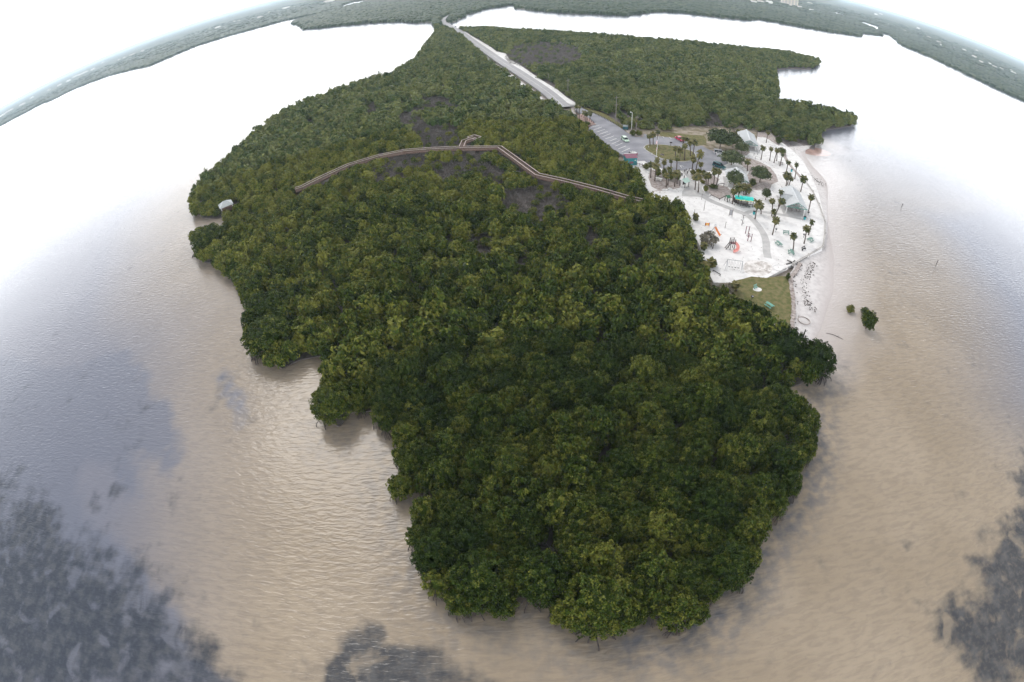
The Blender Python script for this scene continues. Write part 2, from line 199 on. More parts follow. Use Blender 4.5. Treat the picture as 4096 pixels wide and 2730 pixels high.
          'road_poles': [(34.56, 253.98), (51.22, 221.06), (21.45, 320.79), (24.19, 308.76), (28.39, 287.38), (22.37, 571.96)],
          'rubble_twigs': [(3.15, 31.41)],
          'sand_ellipse': [(65.96, 95.45)],
          'sand_ring': [(62.79, 75.86)],
          'seawall_posts': [(100.59, 134.95), (94.58, 119.42), (102.48, 141.14)],
          'shed': [(44.59, 158.59)],
          'shed_rail': [(44.84, 159.15), (46.19, 158.0)],
          'shelter_benches': [(69.73, 128.38), (70.76, 128.17), (70.78, 127.93), (71.83, 127.58)],
          'silver_suv': [(78.04, 171.14), (80.92, 170.28)],
          'slide': [(53.73, 112.88), (55.37, 110.7)],
          'spiral_slide': [(55.69, 104.58), (56.9, 104.19)],
          'split_rail': [(61.89, 134.89), (63.77, 132.15), (67.08, 134.77)],
          'split_rail2': [(67.22, 134.52), (68.55, 132.27)],
          'stumps': [(58.89, 69.51), (59.25, 69.18)],
          'swing_set': [(50.6, 96.64), (51.4, 95.18), (54.16, 94.43), (55.64, 95.31)],
          'tall_poles': [(56.13, 125.41), (58.56, 115.02), (51.55, 121.2), (57.95, 132.36)],
          'tarp_shelter': [(67.74, 129.53), (73.2, 128.24)],
          'teal_car': [(72.68, 159.06), (75.07, 156.26)],
          'tether_pole': [(64.4, 116.66)],
          'tide_pool': [(128.94, 183.6)],
          'trash_cans': [(71.26, 123.27), (87.53, 120.66), (102.85, 156.87)],
          'utility_poles': [(47.93, 207.03), (53.87, 195.94)],
          'white_pickup': [(78.1, 169.28), (82.0, 168.17)],
          'white_table': [(47.76, 146.85), (49.46, 145.85)]},
 'palms': [(33.5, 212.16, 0.0, 0.0, 6.4, 'palm tree closest to the sandy road end, first of the road edge palms'), (33.3, 216.98, -0.2, 0.03, 5.5, 'shaded palm tree tucked behind the first palm beside the sandy road end'),
           (35.42, 208.33, -0.39, 0.07, 5.0, 'middle palm of the clump on the red earth beside the parking entrance'), (35.93, 207.4, 0.0, 0.0, 4.9, 'short palm leaning against the parking entrance clump'),
           (38.04, 211.89, 0.0, 0.0, 4.0, 'palm tree of the parking entrance clump standing nearest the asphalt'), (54.51, 177.97, -0.57, 0.18, 4.8, "left palm of three on the round grass island's upper left"),
           (55.94, 178.7, -0.38, 0.12, 5.1, "middle palm of three on the round grass island's upper left"), (57.45, 178.39, -0.19, 0.06, 6.4, "tallest palm of three on the round grass island's upper left"),
           (59.66, 163.67, -0.38, 0.14, 5.4, 'palm on the right of the round grass island, leftmost of its cluster'), (62.37, 166.51, -0.19, 0.07, 3.8, "short palm second from left in the round grass island's right cluster"),
           (63.02, 163.5, -0.37, 0.14, 6.4, "tall palm in the middle of the round grass island's right cluster"), (66.63, 167.64, -0.56, 0.22, 6.0, "palm fourth from left in the round grass island's right cluster"),
           (68.33, 169.31, 0.19, -0.07, 6.1, "rightmost palm of the round grass island's right cluster"), (68.77, 181.4, -0.37, 0.14, 3.1, 'dark low palm beside the red car'),
           (70.37, 180.81, -0.37, 0.15, 3.0, 'small palm between the red car and the grass island cluster'), (50.23, 153.59, -0.38, 0.12, 5.2, 'palm at the kerb below the flagpole'),
           (46.5, 148.38, -0.19, 0.06, 5.7, 'thin palm left of the shrub bed, nearest the teal shed'), (47.16, 145.87, 0.0, 0.0, 6.3, 'slightly leaning palm next to the white bench table by the shed'),
           (53.08, 155.78, 0.0, 0.0, 3.6, 'short drooping palm alone at the kerb right of the flagpole'), (56.18, 157.5, -0.19, 0.07, 3.3, 'short drooping palm at the kerb, left of the tall thin one'),
           (57.04, 154.2, -0.19, 0.07, 5.6, 'tall thin palm at the kerb by the accessible bay markings'), (49.47, 141.03, -0.19, 0.07, 5.0, 'front left palm in the litter bed before the small notice shelter'),
           (50.42, 142.45, 0.0, 0.0, 6.6, 'tallest palm in the litter bed before the small notice shelter'), (52.31, 141.5, -0.19, 0.07, 5.5, 'right palm in the litter bed before the small notice shelter'),
           (53.84, 143.66, -0.37, 0.14, 4.7, "palm half hidden behind the litter bed's right palm"), (64.24, 154.97, 0.74, -0.31, 7.2, 'tall palm leaning right at the plaza edge against the asphalt'),
           (63.04, 155.48, 0.0, 0.0, 5.0, 'slim palm left of the leaning palm at the plaza edge'), (64.59, 151.23, -0.37, 0.16, 4.8, 'palm rising from the yellowish plaza shrubs'),
           (58.26, 139.22, -0.18, 0.08, 5.4, 'left palm of the pair in the small round plaza bed'), (58.66, 137.4, -0.37, 0.16, 6.5, 'right palm of the pair in the small round plaza bed'),
           (62.91, 141.66, -0.55, 0.24, 4.6, "left palm of the pair left of the middle pavilion's walk"), (63.65, 142.16, -0.18, 0.08, 4.8, "right palm of the pair left of the middle pavilion's walk"),
           (65.65, 142.23, -0.18, 0.08, 6.4, 'left palm of the two crossing palms beside the middle pavilion'), (67.07, 143.0, 0.18, -0.08, 5.8, 'right palm of the two crossing palms beside the middle pavilion'),
           (83.73, 155.32, -0.35, 0.19, 4.6, "palm behind the middle pavilion's skylight slope in brown brush"), (66.97, 129.75, -0.18, 0.09, 5.1, 'palm at the left end of the turquoise tarp shelter'),
           (68.75, 129.56, -0.53, 0.28, 6.5, 'palm in front of the turquoise tarp shelter'), (73.68, 136.06, -0.53, 0.29, 3.7, 'left palm of three behind the turquoise tarp shelter'),
           (74.1, 135.82, -0.35, 0.19, 4.2, 'middle palm of three behind the turquoise tarp shelter'), (74.76, 136.11, 0.0, 0.0, 3.3, 'right palm of three behind the turquoise tarp shelter'),
           (94.83, 166.66, 0.0, 0.0, 6.0, "palm on white sand nearest the far pavilion's right corner"), (98.46, 166.4, -0.17, 0.1, 5.8, 'palm on white sand, second out from the far pavilion'),
           (99.29, 164.37, 0.34, -0.21, 6.2, 'leaning palm of the pair behind the beach picnic bench'), (101.52, 166.43, -0.51, 0.31, 5.4, 'straight palm of the pair behind the beach picnic bench'),
           (100.5, 161.74, 0.17, -0.11, 5.6, 'leaning palm standing in front of the beach picnic bench'), (99.02, 154.29, 0.0, 0.0, 5.7, 'slim palm beside the far teal bin on the beach edge'),
           (100.64, 150.39, -0.33, 0.22, 6.5, 'slim palm on the beach edge right of the far teal bin'), (93.49, 144.01, -0.34, 0.22, 4.9, 'left palm of three behind the nearest pavilion'),
           (94.82, 145.29, -0.33, 0.22, 4.6, 'middle palm of three behind the nearest pavilion'), (94.92, 144.43, 0.17, -0.11, 3.7, 'right palm of three behind the nearest pavilion'),
           (97.25, 140.1, 0.0, 0.0, 5.9, "slim palm behind the nearest pavilion's right roof slope"), (91.44, 125.03, -0.16, 0.12, 6.4, "palm with a swollen neck at the nearest pavilion's front right corner"),
           (76.82, 122.29, -0.68, 0.43, 5.8, 'straight slim palm left of the nearest pavilion'), (70.27, 120.34, -0.17, 0.1, 6.0, 'full crowned palm beside the teal bin at the path junction'),
           (73.78, 123.56, -0.52, 0.31, 3.6, 'short palm behind the full crowned palm at the path junction'), (82.48, 128.64, -0.17, 0.11, 6.0, "thick trunked palm at the nearest pavilion's left roof edge"),
           (77.76, 121.87, 0.84, -0.54, 6.5, "long leaning palm crossing in front of the nearest pavilion's left side"), (76.67, 120.71, -0.34, 0.21, 3.4, 'short palm at the foot of the long leaning palm'),
           (71.71, 111.56, 0.0, 0.0, 5.6, 'leaning palm with a grill at its foot, beside the curved path'), (79.64, 106.98, -0.32, 0.24, 5.6, 'palm beside the green picnic table closest to the seawall'),
           (83.78, 111.59, 0.0, 0.0, 5.3, 'palm behind the seawall picnic table, leaning right'), (74.14, 103.59, -0.65, 0.47, 5.2, 'palm with its foot at the lowest green picnic table'),
           (107.13, 186.44, 0.17, -0.1, 5.8, 'palm by the round planter right of the far pavilion'), (93.93, 195.08, -0.36, 0.17, 4.6, 'left palm of the tall grey trunks behind the far oak'),
           (95.37, 194.82, -0.18, 0.09, 5.1, 'middle palm of the tall grey trunks behind the far oak'), (96.52, 195.46, -0.36, 0.18, 5.2, 'right palm of the tall grey trunks behind the far oak'),
           (105.88, 192.83, -0.35, 0.19, 4.9, 'pale trunked palm right behind the far pavilion'), (96.65, 192.27, -0.18, 0.09, 3.1, "short dark palm at the far pavilion's back left eave"),
           (53.74, 195.94, -0.19, 0.05, 5.4, 'pale palm next to the lamp post by the dumpster'), (51.26, 197.54, 0.0, 0.0, 4.0, 'bushy palm behind the dumpster'),
           (50.22, 86.83, -0.35, 0.2, 3.2, 'stout fan palm on the forest side of the lawn'), (48.42, 104.09, -0.18, 0.08, 2.9, 'stout fan palm at the forest edge beside the pink spiral slide'),
           (47.73, 96.77, -0.18, 0.09, 2.6, 'stout fan palm at the forest edge left of the swing set'), (45.41, 95.87, 0.0, 0.0, 2.6, 'stout fan palm at the forest edge left of the long beam'),
           (51.35, 119.48, 0.0, 0.0, 2.8, 'stout fan palm at the forest edge beside the sand volleyball court')],
 'parking': [(35.54, 233.62), (41.18, 221.03), (43.67, 215.01), (45.1, 211.19), (46.05, 207.95), (47.4, 203.05), (48.45, 198.36), (49.31, 194.27), (50.04, 190.95), (51.66, 188.27), (54.26, 187.56), (55.33, 189.64),
             (55.81, 192.38), (56.68, 190.83), (59.53, 189.01), (61.78, 188.72), (66.76, 187.11), (68.93, 186.5), (71.28, 182.65), (72.76, 178.06), (75.55, 179.25), (76.85, 175.14), (78.74, 173.32), (80.59, 168.99),
             (78.98, 161.55), (75.41, 158.96), (71.79, 154.81), (70.12, 154.17), (67.59, 154.31), (64.26, 154.7), (62.32, 155.72), (60.23, 154.29), (58.27, 154.5), (56.19, 153.65), (52.63, 155.78), (50.77, 158.56),
             (49.08, 159.69), (48.38, 162.9), (45.95, 162.62), (45.99, 165.01), (42.68, 167.2), (40.97, 170.7), (39.57, 176.01), (37.88, 181.62), (36.54, 189.84), (35.11, 198.75), (36.71, 202.06), (39.3, 204.12), (38.95, 207.25),
             (38.36, 211.41), (35.82, 220.8), (33.91, 226.64)],
 'path_axis': [(59.45, 134.9), (60.11, 132.13), (62.6, 129.23), (65.13, 126.56), (67.31, 124.28), (68.98, 122.58), (69.55, 119.06), (69.49, 114.83), (68.86, 110.8), (67.59, 106.96), (65.79, 103.31), (64.69, 99.99)],
 'path_branch': [(68.17, 123.47), (72.38, 125.65), (75.52, 124.82), (81.16, 123.18), (86.71, 121.13)],
 'peninsula_canopy': [(-40.49, 593.48), (-14.33, 573.39), (28.38, 530.19), (66.95, 503.09), (103.33, 481.63), (139.84, 467.69), (178.45, 460.37), (221.4, 459.52), (246.0, 462.88), (273.53, 469.09), (294.56, 461.83),
                      (304.47, 448.91), (289.49, 422.26), (253.87, 381.69), (225.48, 369.71), (204.18, 356.3), (183.24, 314.95), (163.59, 275.98), (154.02, 261.84), (161.16, 261.66), (172.43, 263.03), (188.49, 258.81),
                      (199.17, 250.81), (195.17, 238.33), (183.91, 225.74), (169.54, 218.11), (153.31, 210.41), (144.05, 198.21), (132.79, 182.64), (126.7, 183.83), (125.48, 191.23), (115.11, 186.53), (114.23, 197.0),
                      (107.07, 195.6), (95.39, 188.23), (85.34, 192.11), (75.44, 190.95), (58.02, 187.03), (48.31, 189.46), (43.88, 200.83), (38.87, 212.3), (35.24, 224.33), (29.7, 258.25), (21.18, 285.72), (16.06, 318.79),
                      (4.38, 381.2), (-12.31, 460.04), (-30.33, 529.13)],
 'plaza': [(58.54, 155.33), (60.36, 154.02), (60.29, 150.56), (61.18, 149.29), (59.7, 146.96), (60.97, 143.78), (62.46, 143.09), (60.96, 140.2), (60.62, 136.98), (62.2, 138.31), (61.59, 134.12), (59.44, 133.58), (58.02, 134.32),
           (52.38, 134.55), (53.82, 138.19), (57.02, 142.58), (58.86, 147.19), (59.01, 151.4)],
 'road_axis': [(-56.75, 763.78), (-60.13, 726.7), (-60.76, 692.64), (-57.06, 657.51), (-50.76, 624.69), (-41.41, 583.32), (-29.79, 531.15), (-19.01, 471.16), (-7.61, 412.84), (5.03, 351.05), (12.69, 319.04), (18.42, 293.03),
               (22.84, 273.47), (26.82, 253.27), (29.85, 231.9)],
 'road_shoulder': [(-29.25, 531.99), (-27.69, 539.53), (-13.96, 475.15), (-3.64, 429.23), (1.79, 397.79), (8.02, 387.13), (9.76, 361.1), (15.91, 337.05), (20.61, 311.7), (25.35, 287.84), (30.83, 265.53), (33.23, 249.57),
                   (36.79, 235.27), (33.06, 235.54), (29.15, 251.48), (24.15, 275.03), (19.37, 294.85), (14.08, 320.1), (6.14, 356.38), (-5.92, 414.37), (-17.63, 467.47)],
 'sand': [(43.04, 138.23), (44.54, 129.39), (50.22, 126.54), (48.74, 116.38), (48.07, 107.35), (46.19, 95.57), (45.92, 90.28), (52.41, 89.92), (60.01, 91.32), (70.74, 97.17), (84.39, 104.38), (94.82, 119.62), (105.1, 141.06),
          (110.7, 155.9), (114.84, 168.6), (116.22, 180.07), (115.99, 187.33), (112.48, 192.88), (109.62, 202.23), (99.2, 200.43), (89.54, 201.85), (72.18, 197.09), (60.85, 196.36), (50.01, 196.1), (39.74, 159.07),
          (42.32, 151.55)],
 'shelter_slab': [(68.07, 130.57), (67.86, 128.37), (69.05, 127.12), (71.51, 127.04), (73.37, 128.06), (74.78, 130.8), (73.38, 132.24)],
 'shoal_right': [(136.76, 183.91), (129.46, 153.04), (93.76, 108.85), (82.3, 92.0), (80.22, 83.07), (78.52, 71.97), (62.57, 63.83), (61.99, 73.35), (68.29, 92.44), (84.62, 104.21), (98.57, 124.31), (117.27, 167.03)],
 'sliver': [(1252.23, 1819.11), (1353.65, 1916.96), (1257.34, 1701.06), (1176.51, 1621.82)],
 'spur': [(-13.66, 178.18), (-13.0, 184.79), (-9.25, 187.95)],
 'tower': (970, 1655, 59),
 'traffic_island': [(51.21, 175.21), (52.42, 177.94), (54.28, 179.36), (56.26, 179.4), (60.42, 179.19), (62.63, 178.25), (64.85, 177.33), (67.65, 174.46), (69.51, 172.6), (69.58, 170.02), (68.66, 166.83), (66.77, 164.28),
                    (64.17, 162.36), (61.58, 161.67), (58.8, 162.46), (55.75, 163.87), (54.05, 165.95), (52.69, 169.36), (51.69, 172.56)],
 'verge': [(38.19, 230.13), (39.62, 230.05), (42.31, 225.64), (46.21, 219.38), (47.92, 211.62), (49.16, 206.13), (50.02, 201.75), (48.55, 198.78), (47.5, 203.49), (46.15, 208.4), (45.19, 211.65), (43.76, 215.5), (41.27, 221.54)],
 'wall_axis': [(104.72, 150.54), (102.63, 140.88), (99.37, 131.47), (94.72, 119.65), (90.35, 112.79), (85.24, 105.5), (77.98, 101.23), (70.83, 97.15)],
 'water_line': [(141.47, 193.84), (131.88, 188.36), (125.28, 184.57), (119.76, 174.07), (117.5, 164.95), (116.76, 158.03), (115.8, 152.11), (112.41, 145.64), (105.87, 135.48), (99.2, 124.92), (93.66, 115.62), (85.47, 99.26),
                (82.12, 94.87), (77.53, 86.83), (73.49, 82.5), (69.65, 77.8), (66.14, 73.44), (63.04, 70.58), (60.58, 67.83)],
 'weed_bottom': [(-26.28, 10.92), (-27.03, 15.09), (-24.5, 16.86), (-22.27, 18.56), (-18.8, 19.36), (-14.76, 18.87), (-11.38, 17.71), (-8.64, 16.23), (-5.45, 14.71), (-3.96, 11.79)],
 'weed_left': [(-176.58, 88.81), (-139.19, 80.1), (-113.47, 75.22), (-103.94, 79.51), (-95.69, 82.13), (-84.48, 73.69), (-77.73, 66.55), (-68.25, 60.18), (-61.99, 51.4), (-61.71, 45.87), (-65.7, 45.17), (-70.35, 50.09),
               (-75.04, 52.11), (-72.91, 45.76), (-66.29, 39.33), (-70.62, 38.95), (-78.96, 45.38), (-88.9, 48.09), (-86.31, 39.47), (-80.86, 34.96), (-73.05, 32.11), (-65.13, 29.59), (-59.96, 26.95), (-55.62, 22.85),
               (-51.34, 20.52), (-48.75, 17.34), (-46.37, 14.28), (-42.18, 12.34), (-38.74, 9.07), (-94.38, -6.84)],
 'weed_right': [(111.01, 32.27), (93.92, 26.07), (84.0, 19.71), (74.3, 13.64), (64.68, 11.07), (60.14, 10.27), (58.52, 4.83), (61.87, -5.41), (75.82, -11.91)],
 'weed_small': [(-62.75, 75.13), (-53.05, 65.68), (-47.72, 58.77), (-48.25, 54.61), (-53.61, 58.88), (-61.67, 68.51)],
 'weed_tip': [(-24.87, 20.27), (-21.99, 22.02), (-18.98, 21.83), (-17.68, 20.01), (-19.92, 18.69), (-23.4, 17.87)],
 'wrack': [(120.52, 188.36), (116.02, 178.47), (111.47, 168.64), (109.17, 159.91), (110.29, 156.09), (111.41, 152.4), (111.36, 147.48)],
 'wrack_low': [(77.07, 97.7), (74.25, 94.31), (70.53, 90.74), (68.72, 89.23), (68.47, 86.93), (67.36, 84.37), (66.62, 80.47), (67.11, 79.4)]}
# ------------------------------------------------------------------ helpers
def tag(o, label=None, cat=None, group=None, kind=None):
    if label: o['label'] = label
    if cat: o['category'] = cat
    if group: o['group'] = group
    if kind: o['kind'] = kind
    return o
def empty(name, loc=(0, 0, 0), rz=0.0):
    o = bpy.data.objects.new(name, None); COL.objects.link(o); o.location = loc; o.rotation_euler = (0, 0, rz); o.empty_display_size = .3
    return o
def thing(name, label, cat, loc=(0, 0, 0), rz=0.0, group=None):
    return tag(empty(name, loc, rz), label, cat, group)
def link_mesh(name, me, parent=None):
    o = bpy.data.objects.new(name, me); COL.objects.link(o)
    if parent is not None: o.parent = parent
    return o
def copy_tree(o, parent=None):
    c = o.copy(); COL.objects.link(c)
    if parent is not None: c.parent = parent
    for ch in list(o.children): copy_tree(ch, c)
    return c

def material(name, color, rough=.8, spec=.3, var=0.0, scale=1.0, color2=None, bump=0.0, bscale=8.0, metal=0.0, detail=4.0, lo=.35, hi=.65):
    m = bpy.data.materials.new(name); m.use_nodes = True
    n, l = m.node_tree.nodes, m.node_tree.links
    b = n['Principled BSDF']; b.inputs['Roughness'].default_value = rough; b.inputs['Metallic'].default_value = metal
    b.inputs['Specular IOR Level'].default_value = spec
    c1 = tuple(color) + (1,); b.inputs['Base Color'].default_value = c1
    if var or color2 or bump:
        tc = n.new('ShaderNodeTexCoord')
    if var or color2:
        nz = n.new('ShaderNodeTexNoise'); nz.inputs['Scale'].default_value = scale; nz.inputs['Detail'].default_value = detail
        l.new(tc.outputs['Object'], nz.inputs['Vector'])
        rp = n.new('ShaderNodeValToRGB'); rp.color_ramp.elements[0].position = lo; rp.color_ramp.elements[1].position = hi
        c2 = color2 if color2 else tuple(min(1, v * (1 + var)) for v in color)
        c0 = color if color2 else tuple(v * (1 - var) for v in color)
        rp.color_ramp.elements[0].color = tuple(c0) + (1,); rp.color_ramp.elements[1].color = tuple(c2) + (1,)
        l.new(nz.outputs['Fac'], rp.inputs['Fac']); l.new(rp.outputs['Color'], b.inputs['Base Color'])
    if bump:
        nb = n.new('ShaderNodeTexNoise'); nb.inputs['Scale'].default_value = bscale; nb.inputs['Detail'].default_value = 3
        l.new(tc.outputs['Object'], nb.inputs['Vector'])
        bp = n.new('ShaderNodeBump'); bp.inputs['Strength'].default_value = .6; bp.inputs['Distance'].default_value = bump
        l.new(nb.outputs['Fac'], bp.inputs['Height']); l.new(bp.outputs['Normal'], b.inputs['Normal'])
    return m

def foliage_material(name, dark, mid, light, rough=.55, vary=.35):
    """leaf colour differs from leaf to leaf, tree to tree and stand to stand"""
    m = bpy.data.materials.new(name); m.use_nodes = True
    n, l = m.node_tree.nodes, m.node_tree.links
    b = n['Principled BSDF']; b.inputs['Roughness'].default_value = rough; b.inputs['Specular IOR Level'].default_value = .08
    at = n.new('ShaderNodeAttribute'); at.attribute_name = 'tint'
    oi = n.new('ShaderNodeObjectInfo')
    geo = n.new('ShaderNodeNewGeometry')
    nz = n.new('ShaderNodeTexNoise'); nz.inputs['Scale'].default_value = .035; nz.inputs['Detail'].default_value = 3
    l.new(geo.outputs['Position'], nz.inputs['Vector'])
    def math_(op, a, bb):
        q = n.new('ShaderNodeMath'); q.operation = op
        for i, v in enumerate((a, bb)):
            if isinstance(v, (int, float)): q.inputs[i].default_value = v
            else: l.new(v, q.inputs[i])
        return q.outputs[0]
    f = math_('ADD', math_('ADD', at.outputs['Fac'], math_('MULTIPLY', oi.outputs['Random'], vary)), math_('MULTIPLY', math_('SUBTRACT', nz.outputs['Fac'], .5), .7))
    rp = n.new('ShaderNodeValToRGB'); e = rp.color_ramp.elements
    e[0].position = .2; e[0].color = dark + (1,); e[1].position = 1.05; e[1].color = light + (1,)
    q = e.new(.62); q.color = mid + (1,)
    l.new(f, rp.inputs['Fac']); l.new(rp.outputs['Color'], b.inputs['Base Color'])
    return m

class MB:
    """collects shapes for ONE mesh object"""
    def __init__(s): s.v, s.f, s.m, s.mats = [], [], [], []
    def mat(s, m):
        if m not in s.mats: s.mats.append(m)
        return s.mats.index(m)
    def add(s, vs, fs, m):
        k = len(s.v); i = s.mat(m)
        s.v += [tuple(v) for v in vs]
        for f in fs: s.f.append([k + j for j in f]); s.m.append(i)
        return s
    def box(s, c, d, m, rz=0.0, top=1.0):
        cx, cy, cz = c; x, y, z = d[0] / 2, d[1] / 2, d[2] / 2; a, b = math.cos(rz), math.sin(rz)
        vs = []
        for dz, k in ((-z, 1), (z, top)):
            for dx, dy in ((-x, -y), (x, -y), (x, y), (-x, y)):
                vs.append((cx + (dx * a - dy * b) * k, cy + (dx * b + dy * a) * k, cz + dz))
        return s.add(vs, [(3, 2, 1, 0), (4, 5, 6, 7), (0, 1, 5, 4), (1, 2, 6, 5), (2, 3, 7, 6), (3, 0, 4, 7)], m)
    def bar(s, p, q, w, h, m):
        """square bar from p to q"""
        p, q = Vector(p), Vector(q); d = (q - p).normalized()
        u = d.cross(Vector((0, 0, 1)))
        if u.length < 1e-3: u = Vector((1, 0, 0))
        u.normalize(); t = u.cross(d).normalized()
        vs = []
        for e in (p, q):
            for i, j in ((-1, -1), (1, -1), (1, 1), (-1, 1)): vs.append(e + u * (i * w / 2) + t * (j * h / 2))
        return s.add(vs, [(0, 1, 2, 3), (7, 6, 5, 4), (0, 4, 5, 1), (1, 5, 6, 2), (2, 6, 7, 3), (3, 7, 4, 0)], m)
    def tube(s, path, radii, m, seg=8):
        path = [Vector(p) for p in path]; k0 = len(path); vs, fs = [], []
        for i, p in enumerate(path):
            d = (path[min(i + 1, k0 - 1)] - path[max(i - 1, 0)]).normalized()
            u = d.cross(Vector((0.13, 1, 0.07)))
            if u.length < .05: u = d.cross(Vector((1, 0, 0)))
            u.normalize(); t = d.cross(u); r = radii[i] if hasattr(radii, '__len__') else radii
            for a in range(seg): vs.append(p + (u * math.cos(a * math.tau / seg) + t * math.sin(a * math.tau / seg)) * r)
        for i in range(k0 - 1):
            for a in range(seg):
                b = (a + 1) % seg; fs.append((i * seg + a, i * seg + b, (i + 1) * seg + b, (i + 1) * seg + a))
        fs.append(tuple(range(seg - 1, -1, -1))); fs.append(tuple(range((k0 - 1) * seg, k0 * seg)))
        return s.add(vs, fs, m)
    def build(s, name, parent=None):
        me = bpy.data.meshes.new(name); me.from_pydata(s.v, [], s.f); me.update()
        for m in s.mats: me.materials.append(m)
        me.polygons.foreach_set('material_index', s.m)
        return link_mesh(name, me, parent)

def signed_area(p): return sum(a[0] * b[1] - b[0] * a[1] for a, b in zip(p, p[1:] + p[:1])) / 2
def sheet(name, poly, z, m, skirt=0.0, kind='structure', cat=None, label=None):
    poly = [tuple(p[:2]) for p in poly]
    if signed_area(poly) < 0: poly = poly[::-1]
    tri = tessellate_polygon([[Vector((x, y, 0)) for x, y in poly]])
    n = len(poly); vs = [(x, y, z) for x, y in poly]; fs = []
    for t in tri:
        a, b, c = (poly[i] for i in t)
        fs.append(tuple(t) if (b[0] - a[0]) * (c[1] - a[1]) - (b[1] - a[1]) * (c[0] - a[0]) > 0 else tuple(reversed(t)))
    if skirt:
        vs += [(x, y, z - skirt) for x, y in poly]
        for i in range(n): j = (i + 1) % n; fs.append((i, i + n, j + n, j))
    o = MB().add(vs, fs, m).build(name)
    return tag(o, label, cat, kind=kind)
def densify(pts, step):
    out = []
    for a, b in zip(pts, pts[1:]):
        k = max(1, int(math.dist(a, b) / step))
        out += [(a[0] + (b[0] - a[0]) * i / k, a[1] + (b[1] - a[1]) * i / k) for i in range(k)]
    return out + [tuple(pts[-1])]
def smooth(pts, it=2):
    for _ in range(it):
        o = [pts[0]]
        for a, b in zip(pts, pts[1:]):
            o += [(a[0] * .75 + b[0] * .25, a[1] * .75 + b[1] * .25), (a[0] * .25 + b[0] * .75, a[1] * .25 + b[1] * .75)]
        pts = o + [pts[-1]]
    return pts
def round_poly(pts, it=2):
    for _ in range(it):
        o = []
        for a, b in zip(pts, pts[1:] + pts[:1]):
            o += [(a[0] * .75 + b[0] * .25, a[1] * .75 + b[1] * .25), (a[0] * .25 + b[0] * .75, a[1] * .25 + b[1] * .75)]
        pts = o
    return pts
def ribbon_sides(axis, w):
    L, Rr = [], []
    for i, p in enumerate(axis):
        a, b = axis[max(i - 1, 0)], axis[min(i + 1, len(axis) - 1)]
        d = math.dist(a, b) or 1; nx, ny = -(b[1] - a[1]) / d, (b[0] - a[0]) / d
        L.append((p[0] + nx * w / 2, p[1] + ny * w / 2)); Rr.append((p[0] - nx * w / 2, p[1] - ny * w / 2))
    return L, Rr
def ribbon(name, axis, w, z, m, skirt=0.0, parent=None):
    L, Rr = ribbon_sides(axis, w); n = len(axis)
    vs = [(x, y, z) for x, y in L] + [(x, y, z) for x, y in Rr]
    fs = [(n + i, n + i + 1, i + 1, i) for i in range(n - 1)]
    if skirt:
        vs += [(x, y, z - skirt) for x, y in L] + [(x, y, z - skirt) for x, y in Rr]
        for i in range(n - 1): fs += [(i, i + 1, 2 * n + i + 1, 2 * n + i), (n + i + 1, n + i, 3 * n + i, 3 * n + i + 1)]
    return MB().add(vs, fs, m).build(name, parent)

# numpy polygon tools
def inside(P, poly):
    P = np.asarray(P, float); q = np.asarray(poly, float); a, b = q, np.roll(q, -1, 0)
    res = np.zeros(len(P), bool)
    for (x1, y1), (x2, y2) in zip(a, b):
        if y1 == y2: continue
        c = ((y1 > P[:, 1]) != (y2 > P[:, 1])) & (P[:, 0] < (x2 - x1) * (P[:, 1] - y1) / (y2 - y1) + x1)
        res ^= c
    return res
def seg_dist(P, line, closed=False, foreshorten=False):
    """distance of points to a polyline; foreshorten: in the metric a low view from the drone sees"""
    P = np.asarray(P, float); q = np.asarray(line, float)
    a, b = (q, np.roll(q, -1, 0)) if closed else (q[:-1], q[1:])
    best = np.full(len(P), 1e9)
    if foreshorten:
        rr = np.linalg.norm(P, axis=1); e = P / rr[:, None]; s = (EYE - 3.2) / np.sqrt(rr ** 2 + (EYE - 3.2) ** 2)
    for p1, p2 in zip(a, b):
        A, B = p1 - P, p2 - P
        if foreshorten:
            A, B = [np.stack([V[:, 0] * e[:, 1] - V[:, 1] * e[:, 0], (V * e).sum(1) * s], 1) for V in (A, B)]
        D = B - A; t = np.clip(-(A * D).sum(1) / np.maximum((D * D).sum(1), 1e-9), 0, 1)
        best = np.minimum(best, np.linalg.norm(A + D * t[:, None], axis=1))
    return best
def soft(P, poly, w):
    d = seg_dist(P, poly, True); s = np.where(inside(P, poly), 1, -1) * d
    t = np.clip(s / w * .5 + .5, 0, 1); return t * t * (3 - 2 * t)

def raw_mesh(name, V, F, m, tint=None):
    """mesh from numpy quads"""
    me = bpy.data.meshes.new(name); nv, nf = len(V), len(F)
    me.vertices.add(nv); me.vertices.foreach_set('co', np.ascontiguousarray(V, np.float32).ravel())
    me.loops.add(nf * 4); me.loops.foreach_set('vertex_index', np.ascontiguousarray(F, np.int32).ravel())
    me.polygons.add(nf); me.polygons.foreach_set('loop_start', np.arange(0, nf * 4, 4, dtype=np.int32))
    try: me.polygons.foreach_set('loop_total', np.full(nf, 4, np.int32))
    except Exception: pass
    if tint is not None:
        a = me.attributes.new('tint', 'FLOAT', 'POINT'); a.data.foreach_set('value', np.ascontiguousarray(tint, np.float32))
    me.materials.append(m); me.update(); me.validate()
    return me
def leaf_quads(rng, C, N, size, aspect=.55):
    """one diamond leaf per centre"""
    k = len(C); T = rng.normal(size=(k, 3)); T -= (T * N).sum(1)[:, None] * N; T /= np.linalg.norm(T, axis=1)[:, None] + 1e-9
    B = np.cross(N, T); s = size[:, None]
    droop = N * (s * .25)
    V = np.stack([C - T * s - droop, C + B * s * aspect, C + T * s - droop, C - B * s * aspect], 1).reshape(-1, 3)
    return V, np.arange(k * 4).reshape(-1, 4)
